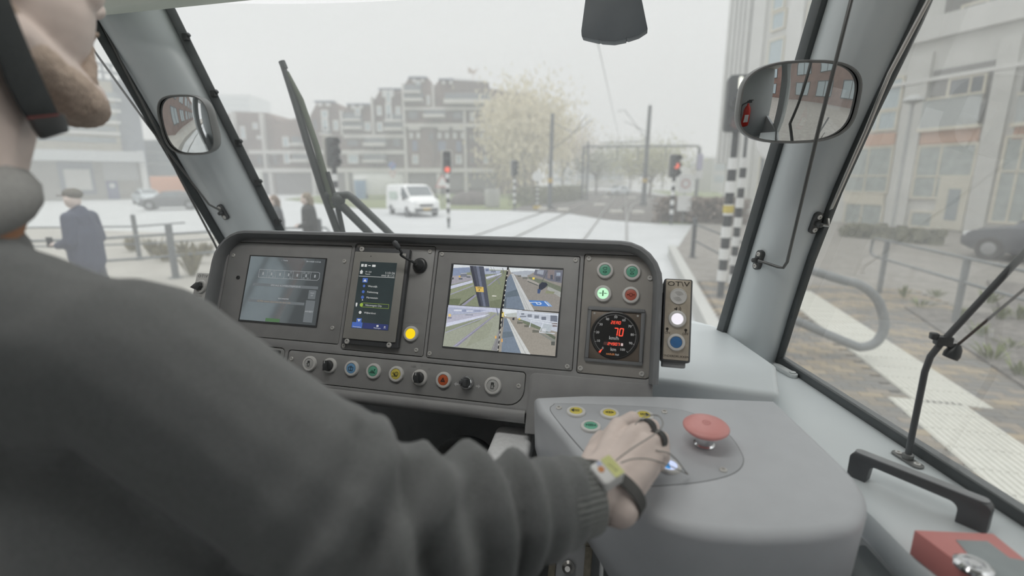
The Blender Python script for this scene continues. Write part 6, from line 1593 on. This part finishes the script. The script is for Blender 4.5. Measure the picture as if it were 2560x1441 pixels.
tocam = lambda p, off: math.atan2(-p.y, -p.x) + R_(off)
VAN = [(-2.50, .93, .35, 1.05, 1.86, .80), (-2.42, .97, .32, 1.10, 1.95, .84), (.55, .97, .30, 1.10, 1.97, .84), (1.05, .97, .30, 1.10, 1.88, .80), (1.75, .96, .30, 1.12, 1.22, .80), (2.35, .93, .30, .98, 1.05, .78), (2.50, .82, .34, .80, .86, .68)]
m_van = mat('van_white', (245, 246, 246), .35, var=.02)
p = onz(1022, 541, 0) + V((-.3, 1.2, 0))
vehicle('delivery_van', 'white delivery van facing the crossing beyond the wiper', p, tocam(p, 20), m_van, VAN, (-1.45, 1.62), .33, dict(side=[(2, .2, .85), (3, .1, .75)], front=[(3, .08, .95)]),
        [('grille', (2.46, 0, .72), (.10, .9, .16), m_blkp), ('bumper', (2.50, 0, .45), (.10, 1.5, .18), m_sig), ('number_plate', (2.57, 0, .50), (.02, .5, .11), mat('plate_amber', (206, 172, 86), .5)), ('headlamp', (2.38, .68, .84), (.18, .34, .22), m_lamp), ('headlamp', (2.38, -.68, .84), (.18, .34, .22), m_lamp), ('side_lettering', (-.9, -.985, 1.25), (1.6, .01, .5), mat('van_green', (186, 200, 190), .5)), ('side_mirror', (1.45, -1.08, 1.15), (.12, .16, .24), m_sig), ('side_mirror', (1.45, 1.08, 1.15), (.12, .16, .24), m_sig)], 'van')
CAR = [(-2.05, .70, .40, .78, .82, .60), (-1.95, .84, .30, .88, .98, .66), (-1.35, .88, .24, .92, 1.30, .58), (-.55, .88, .22, .92, 1.44, .60), (.35, .88, .22, .92, 1.40, .60), (1.05, .87, .22, .90, .96, .62), (1.75, .84, .26, .78, .82, .60), (2.05, .68, .36, .62, .64, .50)]
def car(label, p, ang, rgb, key, group='parked cars'):
    return vehicle('parked_car', label, p, ang, mat(key, rgb, .3, var=.03, coat=.3), CAR, (-1.28, 1.30), .32, dict(side=[(2, .12, .85), (3, .12, .88), (4, .10, .80)], front=[(4, .12, .92), (1, .15, .85)]),
        [('headlamp', (1.90, .58, .66), (.22, .30, .14), m_lamp), ('headlamp', (1.90, -.58, .66), (.22, .30, .14), m_lamp), ('number_plate', (2.06, 0, .46), (.02, .5, .11), mat('plate_amber', (206, 172, 86), .5)), ('grille', (2.03, 0, .58), (.04, .7, .10), m_blkp)], group=group)
p = onz(2470, 652, .1)
car('dark grey hatchback parked at the kerb beyond the side window', p + V((1.5, -.4, 0)), math.atan2(.80, -.60), (76, 80, 88), 'car_charcoal')
p = onz(372, 511, 0); car('silver car parked near the loading dock', p, tocam(p, 12), (186, 194, 200), 'car_silver')
p = onz(1545, 488, .0); car('small pale car crossing the tracks far ahead', p, tocam(p, -38), (206, 212, 218), 'car_pale')
p = onz(432, 524, 0)
vehicle('pickup_truck', 'dark pickup parked behind the mirror wires', p, tocam(p, -100), mat('car_dark', (104, 106, 108), .4), CAR, (-1.28, 1.30), .38, dict(side=[(3, .12, .88), (4, .10, .80)], front=[(4, .12, .92)]), [('headlamp', (1.90, .58, .66), (.22, .30, .14), m_lamp)], 'truck')
p = onz(462, 505, 0)
t = thing('orange_vehicle', 'hazy orange and white utility vehicle behind the dark pickup', 'truck', Matrix.Translation(p) @ Matrix.Rotation(R_(30), 4, 'Z'))
MB().box((0, 0, 1.6), (5, 2.2, 2.0)).build('cab', mat('utility_orange', (206, 150, 120), .6), t, bevel=.1); MB().box((5, 0, 1.9), (5, 2.3, 2.6)).build('box_body', m_whtp, t, bevel=.05)
for x in (-1.5, 5.5):
    for s in (-1, 1): MB().lathe([(.3, -.1), (.5, -.1), (.5, .1), (.001, .12)], 16, M=Matrix.Translation((x, s * 1.0, .5)) @ Matrix.Rotation(R_(90), 4, 'X')).build('wheel', m_tyre, t)
# white trailer and blue site cabin behind the van
p = onz(945, 499, 0); t = thing('site_trailer', 'long white site trailer behind the delivery van', 'trailer', Matrix.Translation(p) @ Matrix.Rotation(YAW, 4, 'Z'))
MB().box((0, 1, 1.75), (5.4, 2.4, 2.5)).build('body', m_whtp, t, bevel=.08); MB().box((0, 1, 3.05), (5.6, 2.5, .12)).build('roof', mat('roof_grey', (190, 192, 192), .6), t)
for x in (-1.6, 1.6): MB().lathe([(.2, -.1), (.42, -.1), (.42, .1), (.001, .12)], 16, M=Matrix.Translation((x, -.1, .42)) @ Matrix.Rotation(R_(90), 4, 'X')).build('wheel', m_tyre, t)
p = onz(905, 499, 0); t = thing('portable_toilet', 'blue portable toilet cabin behind the van', 'cabin', Matrix.Translation(p) @ Matrix.Rotation(YAW, 4, 'Z'))
MB().box((0, 0, 1.1), (1.2, 1.2, 2.2)).build('body', mat('cabin_blue', (130, 156, 184), .6), t, bevel=.04); MB().prism([(-.65, -.65), (.65, -.65), (.65, .65), (-.65, .65)], 2.2, 2.4).build('roof', m_whtp, t, bevel=.06); MB().box((0, -.61, 1.05), (.7, .03, 1.8)).build('door', mat('cabin_blue2', (112, 140, 172), .6), t)
# grey roadside cabinet and dark mound
p = onz(1231, 519, .06); t = thing('roadside_cabinet', 'pale grey roadside cabinet on the verge', 'cabinet', Matrix.Translation(p) @ Matrix.Rotation(YAW, 4, 'Z'))
MB().box((0, 0, .75), (1.2, .5, 1.45)).build('body', mat('cabinet_grey', (178, 178, 174), .6), t, bevel=.02); MB().box((0, -.26, .75), (.55, .02, 1.25)).build('door', mat('cabinet_grey2', (168, 168, 165), .6), t)
p = onz(1175, 512, .05)
md_ = MB(); md_.ball((0, 0, 0), (1.9, 1.6, 1.15), n=14)
o = md_.build('earth_mound', mat('dark_earth', (98, 92, 88), .95, var=.2, scale=2, bump=.8, bscale=12), smooth=80, M=Matrix.Translation((p.x, p.y, .1))); tag(o, 'dark heap of earth on the verge behind the red signal', 'earth heap')

# ------------------------------------------------------------------ trees
def tree(name, label, base, h, crown, n, ls, col, seed, droop=0.0, trunk=.16, group='trees'):
    rd = random.Random(seed)
    t = thing(name, label, 'tree', Matrix.Translation(base), group)
    b = MB(); tips = []
    b.tube([(0, 0, 0), (.05, 0, h * .25), (0, .05, h * .45)], [trunk, trunk * .8, trunk * .6], 8)
    for k in range(16):
        a = rd.uniform(0, 6.28); s = rd.uniform(.3, 1.0)
        p1 = V((math.cos(a) * crown[0] * s * .6, math.sin(a) * crown[0] * s * .6, h * rd.uniform(.55, .85))); p2 = V((p1.x * 1.5, p1.y * 1.5, p1.z + h * rd.uniform(.03, .15)))
        b.tube([(0, 0, h * rd.uniform(.25, .45)), p1 * .6 + V((0, 0, h * .15)), p1, p2], [trunk * .45, trunk * .3, trunk * .16, trunk * .05], 6); tips += [p1, p2]
    b.build('trunk', mat('bark', (120, 112, 104), .9), t, smooth=60)
    f = MB()
    for k in range(n):
        c = rd.choice(tips); d = V((rd.gauss(0, 1), rd.gauss(0, 1), rd.gauss(0, .8))); p = c + V((d.x * crown[0] * .28, d.y * crown[0] * .28, d.z * crown[1] * .28))
        if droop: p.z -= abs(rd.gauss(0, droop))
        if p.z < .3: continue
        u = V((rd.gauss(0, 1), rd.gauss(0, 1), rd.gauss(0, 1))).normalized(); w = u.orthogonal().normalized(); l = ls * rd.uniform(.6, 1.3)
        if droop: u = (u * .3 + V((0, 0, -1))).normalized(); w = u.orthogonal().normalized()
        f.add([p - u * l, p + w * l * .35, p + u * l, p - w * l * .35], [(0, 1, 2, 3)])
    o = f.build('foliage', mat('leaf_' + '_'.join(map(str, col)), col, .8, var=.2, scale=1.0), t, smooth=0); o['kind'] = 'stuff'
tree('willow_tree', 'tall yellow leaved willow beside the brick complex', onz(1310, 492, .06), 13.5, (6.0, 7.0), 9000, .30, (222, 213, 186), 1, droop=2.6, trunk=.3)
tree('bare_tree', 'thin brownish tree between willow and first mast', onz(1405, 484, .06), 10.5, (5.0, 5.0), 2600, .26, (196, 184, 168), 2, trunk=.2)
for k, (px, h, cr, col, lb) in enumerate(((1490, 7, 5, (150, 152, 130), 'dim green tree behind the gantry leg'), (1575, 9, 6.5, (158, 158, 128), 'broad hazy tree in the middle of the gantry'), (1655, 9.5, 6.0, (160, 154, 142), 'bare grey tree behind the second mast'), (1625, 6, 5, (162, 160, 124), 'low yellowish tree right of the far car'), (1770, 5.5, 5, (158, 150, 134), 'small hazy tree beyond the parking sign'))):
    b_ = at(px, 468, (80, 95, 112, 66, 104)[k]); b_.z = 0.0
    tree('street_tree', lb, b_, h, (cr, cr * .9), 1800, .30, col, 10 + k, trunk=.2)
def hedge(label, pts, h, w, col, seed, n):
    rd = random.Random(seed); f = MB(); L = [V(p) for p in pts]
    for k in range(n):
        i = rd.randrange(len(L) - 1); p = lerp(L[i], L[i + 1], rd.random()) + V((rd.uniform(-w, w), rd.uniform(-w, w), rd.uniform(0, h)))
        u = V((rd.gauss(0, 1), rd.gauss(0, 1), rd.gauss(0, 1))).normalized(); q = u.orthogonal().normalized(); l = rd.uniform(.06, .16)
        f.add([p - u * l, p + q * l * .5, p + u * l, p - q * l * .5], [(0, 1, 2, 3)])
    o = f.build('hedge', mat('hedge_%d_%d_%d' % col, col, .9, var=.2, scale=2), smooth=0); tag(o, label, 'hedge', kind='stuff')
hedge('brownish hedge along the right of the crossing', [onz(1650, 552, .1), onz(1760, 556, .1), onz(1850, 560, .1)], 1.25, .5, (138, 126, 116), 4, 5000)
hedge('dark hedge left of the tracks beyond the crossing', [onz(1290, 515, .05), onz(1400, 505, .05), onz(1450, 498, .05)], 1.6, .8, (124, 124, 104), 5, 5000)
hedge('far hedge closing the street behind the tracks', [V((*at(1400, 470, 122).xy, 0)), V((*at(1800, 472, 122).xy, 0))], 2.4, 1.0, (146, 144, 124), 6, 4000)

# ------------------------------------------------------------------ people outside
def walker(label, base, h, face, coat, trou, hatcol, hair, bag=None, legs=True, phone=True):
    s = h / 1.75; M = Matrix.Translation(base) @ Matrix.Rotation(face, 4, 'Z') @ Matrix.Scale(s, 4)   # faces +x
    sk = [((0, 0, .95), (.02, 0, 1.35), .12, .14), ((.02, 0, 1.38), (.04, 0, 1.52), .055, .05), ((.05, 0, 1.60), (.05, 0, 1.67), .085, .088), ((.09, 0, 1.57), (.10, 0, 1.60), .05, .05), ((.135, 0, 1.615), (.15, 0, 1.60), .015, .014)]
    for sd in (-1, 1):
        sk += [((0, sd * .09, .92), (.06 * sd, sd * .09, .50), .085, .06), ((.06 * sd, sd * .09, .50), (-.02 + .10 * sd, sd * .09, .09), .055, .04), ((-.02 + .10 * sd, sd * .09, .06), (.12 + .10 * sd, sd * .09, .04), .045, .035)]
        sk += [((.0, sd * .19, 1.40), (-.02, sd * .23, 1.12), .055, .045), ((-.02, sd * .23, 1.12), (.20, sd * .17, 1.06), .042, .03), ((.20, sd * .17, 1.06), (.27, sd * .15, 1.08), .03, .022), ((.05, sd * .085, 1.61), (.05, sd * .095, 1.63), .02, .02)]
        for fgr in range(4): sk.append(((.265, sd * .15 + (fgr - 1.5) * .016, 1.075), (.315, sd * .14 + (fgr - 1.5) * .016, 1.062 - .006 * abs(fgr - 1.5)), .009, .007))
        sk.append(((.255, sd * .13, 1.09), (.295, sd * .115, 1.105), .010, .008))
    me = organic('person', sk, .014, 2, m_skin)
    o = link('person', me); o.matrix_world = M; tag(o, label, 'person')
    ck = [((0, 0, .80), (.0, 0, 1.15), .165, .165), ((0, 0, 1.15), (.01, 0, 1.38), .170, .150), ((-.04, 0, 1.44), (-.02, 0, 1.48), .085, .08)]
    for sd in (-1, 1): ck += [((.0, sd * .17, 1.40), (-.02, sd * .23, 1.12), .085, .072), ((-.02, sd * .23, 1.12), (.19, sd * .17, 1.06), .070, .05), ((.0, sd * .07, .84), (.0, sd * .07, 1.2), .15, .15)]
    link('coat', organic('coat', ck, .02, 3, mat('coat_%d_%d_%d' % coat, coat, .9, var=.1, scale=20)), o)
    tk = []
    for sd in (-1, 1): tk += [((0, sd * .09, .92), (.06 * sd, sd * .09, .50), .10, .078), ((.06 * sd, sd * .09, .50), (-.02 + .10 * sd, sd * .09, .13), .076, .062)]
    link('trousers', organic('trousers', tk, .02, 3, mat('trou_%d_%d_%d' % trou, trou, .9)), o)
    for sd in (-1, 1): MB().ball((.05 + .10 * sd, sd * .09, .05), (.13, .055, .05), n=8).build('shoe', m_blkp, o)
    if hatcol:
        MB().ball((.035, 0, 1.695), (.108, .098, .075), n=10).build('cap', mat('cap_%d_%d_%d' % hatcol, hatcol, .9), o); MB().prism([(.09, -.07), (.20, -.05), (.21, 0), (.20, .05), (.09, .07)], 1.668, 1.680).build('cap_peak', mat('cap_%d_%d_%d' % hatcol, hatcol, .9), o)
    if hair: 
        MB().ball((.02, 0, 1.665), (.108, .105, .105), n=10).cap((-.03, 0, 1.62), (-.05, 0, 1.42), .085, .06).build('hair', mat('hair_%d_%d_%d' % hair, hair, .9, var=.2, scale=60), o)
    MB().box((.31, .14, 1.10), (.07, .02, .13)).build('phone', m_blkp, o, bevel=.003) if phone else None
    return o
p = at(185, 467, 6.3); walker('man in dark navy jacket and peaked cap walking past the fence looking at a phone', V((p.x, p.y, .33)), 1.80, R_(196), (84, 88, 104), (92, 94, 100), (116, 112, 104), None)
p = at(768, 478, 9.8); walker('woman with brown hair in dark parka standing beyond the wiper foot', V((p.x, p.y, .33)), 1.66, R_(-150), (80, 80, 80), (112, 124, 146), None, (148, 138, 124), phone=False)
p = at(686, 490, 10.2); walker('woman with long hair half hidden by the far pillar', V((p.x, p.y, .33)), 1.60, R_(-130), (96, 98, 100), (100, 104, 112), None, (140, 126, 114), phone=False)

# ------------------------------------------------------------------ windscreen wiper outside the glass
m_wip = mat('wiper_black', (66, 70, 68), .5); m_wipg = mat('wiper_worn', (92, 100, 82), .6)
wp = thing('windscreen_wiper', 'long black windscreen wiper standing upright outside the glass', 'wiper', at(850, 560, 1.55))
O = wp.location.copy()
def wpt(x, y, d=None):
    """just outside the curved pane"""
    d = d if d else 1.60 - (560 - y) * .00030
    return at(x, y, d) - O
Aw = [(707, 158), (742, 262), (775, 372), (806, 470), (850, 590)]
MB().tube([wpt(x - 2, y) for x, y in Aw], [.008, .011, .012, .012, .012], 8).build('blade_rubber', m_wip, wp, smooth=60)
MB().tube([wpt(718, 180), wpt(752, 250), wpt(790, 362), wpt(816, 455), wpt(838, 520)], [.005, .009, .010, .011, .012], 8).build('blade_spine', m_wipg, wp, smooth=60)
MB().tube([wpt(704, 153), wpt(712, 172)], .010, 8).build('end_cap', m_wip, wp)
MB().tube([wpt(818, 430), wpt(845, 520), wpt(862, 600)], .008, 8).build('blade_holder', m_wip, wp)
MB().tube([wpt(835, 490), wpt(870, 488), wpt(884, 498), wpt(960, 570), wpt(1005, 615)], [.012, .013, .013, .012, .012], 8).build('parallel_arm', m_wip, wp, smooth=60)
MB().tube([wpt(838, 505), wpt(860, 520), wpt(915, 575), wpt(950, 612)], [.016, .014, .013, .013], 8).build('drive_arm', m_wip, wp, smooth=60)
MB().ball(tuple(wpt(846, 500)), .022, n=8).ball(tuple(wpt(820, 488)), .014, n=8).build('pivot_joint', m_wip, wp, smooth=60)

# fire extinguisher at the rear of the cab, seen in the large mirror
fe = thing('fire_extinguisher', 'red fire extinguisher strapped to the rear bulkhead, seen in the large mirror', 'extinguisher', (.34, -1.13, 1.62))
MB().lathe([(.06, 0), (.068, .01), (.07, .04), (.07, .36), (.058, .42), (.025, .46), (.022, .50)], 24).build('cylinder', mat('extinguisher_red', (190, 52, 42), .35), fe, smooth=50)
MB().box((.02, 0, .53), (.10, .03, .04)).box((.05, 0, .56), (.10, .025, .015)).build('lever', m_black, fe, bevel=.004); MB().tube(spline([(-.02, 0, .52), (-.10, .02, .46), (-.10, .05, .25), (-.085, .05, .12)], 6), .011, 8).build('hose', m_black, fe)
MB().prism(rrect(-.04, .10, .04, .28, .01), .0, .003, M=Matrix.Translation((0, .0705, 0)) @ Matrix.Rotation(R_(90), 4, 'X') @ Matrix.Rotation(R_(180), 4, 'Y')).build('label_plate', m_whtp, fe)

# ------------------------------------------------------------------ damp haze over the street
HAZE = 0.0065
if HAZE > 0:
    hm = bpy.data.materials.new('street_haze'); hm.use_nodes = True
    nt = hm.node_tree; nt.nodes.clear()
    ou = nt.nodes.new('ShaderNodeOutputMaterial'); vs = nt.nodes.new('ShaderNodeVolumeScatter')
    vs.inputs['Color'].default_value = (.97, .985, 1, 1); vs.inputs['Density'].default_value = HAZE
    nt.links.new(vs.outputs[0], ou.inputs['Volume'])
    hz = MB().box((-30, 78, 22), (230, 150, 44.6)).build('haze', hm, smooth=0)
    tag(hz, 'thin damp haze hanging over the street', 'haze', kind='stuff')
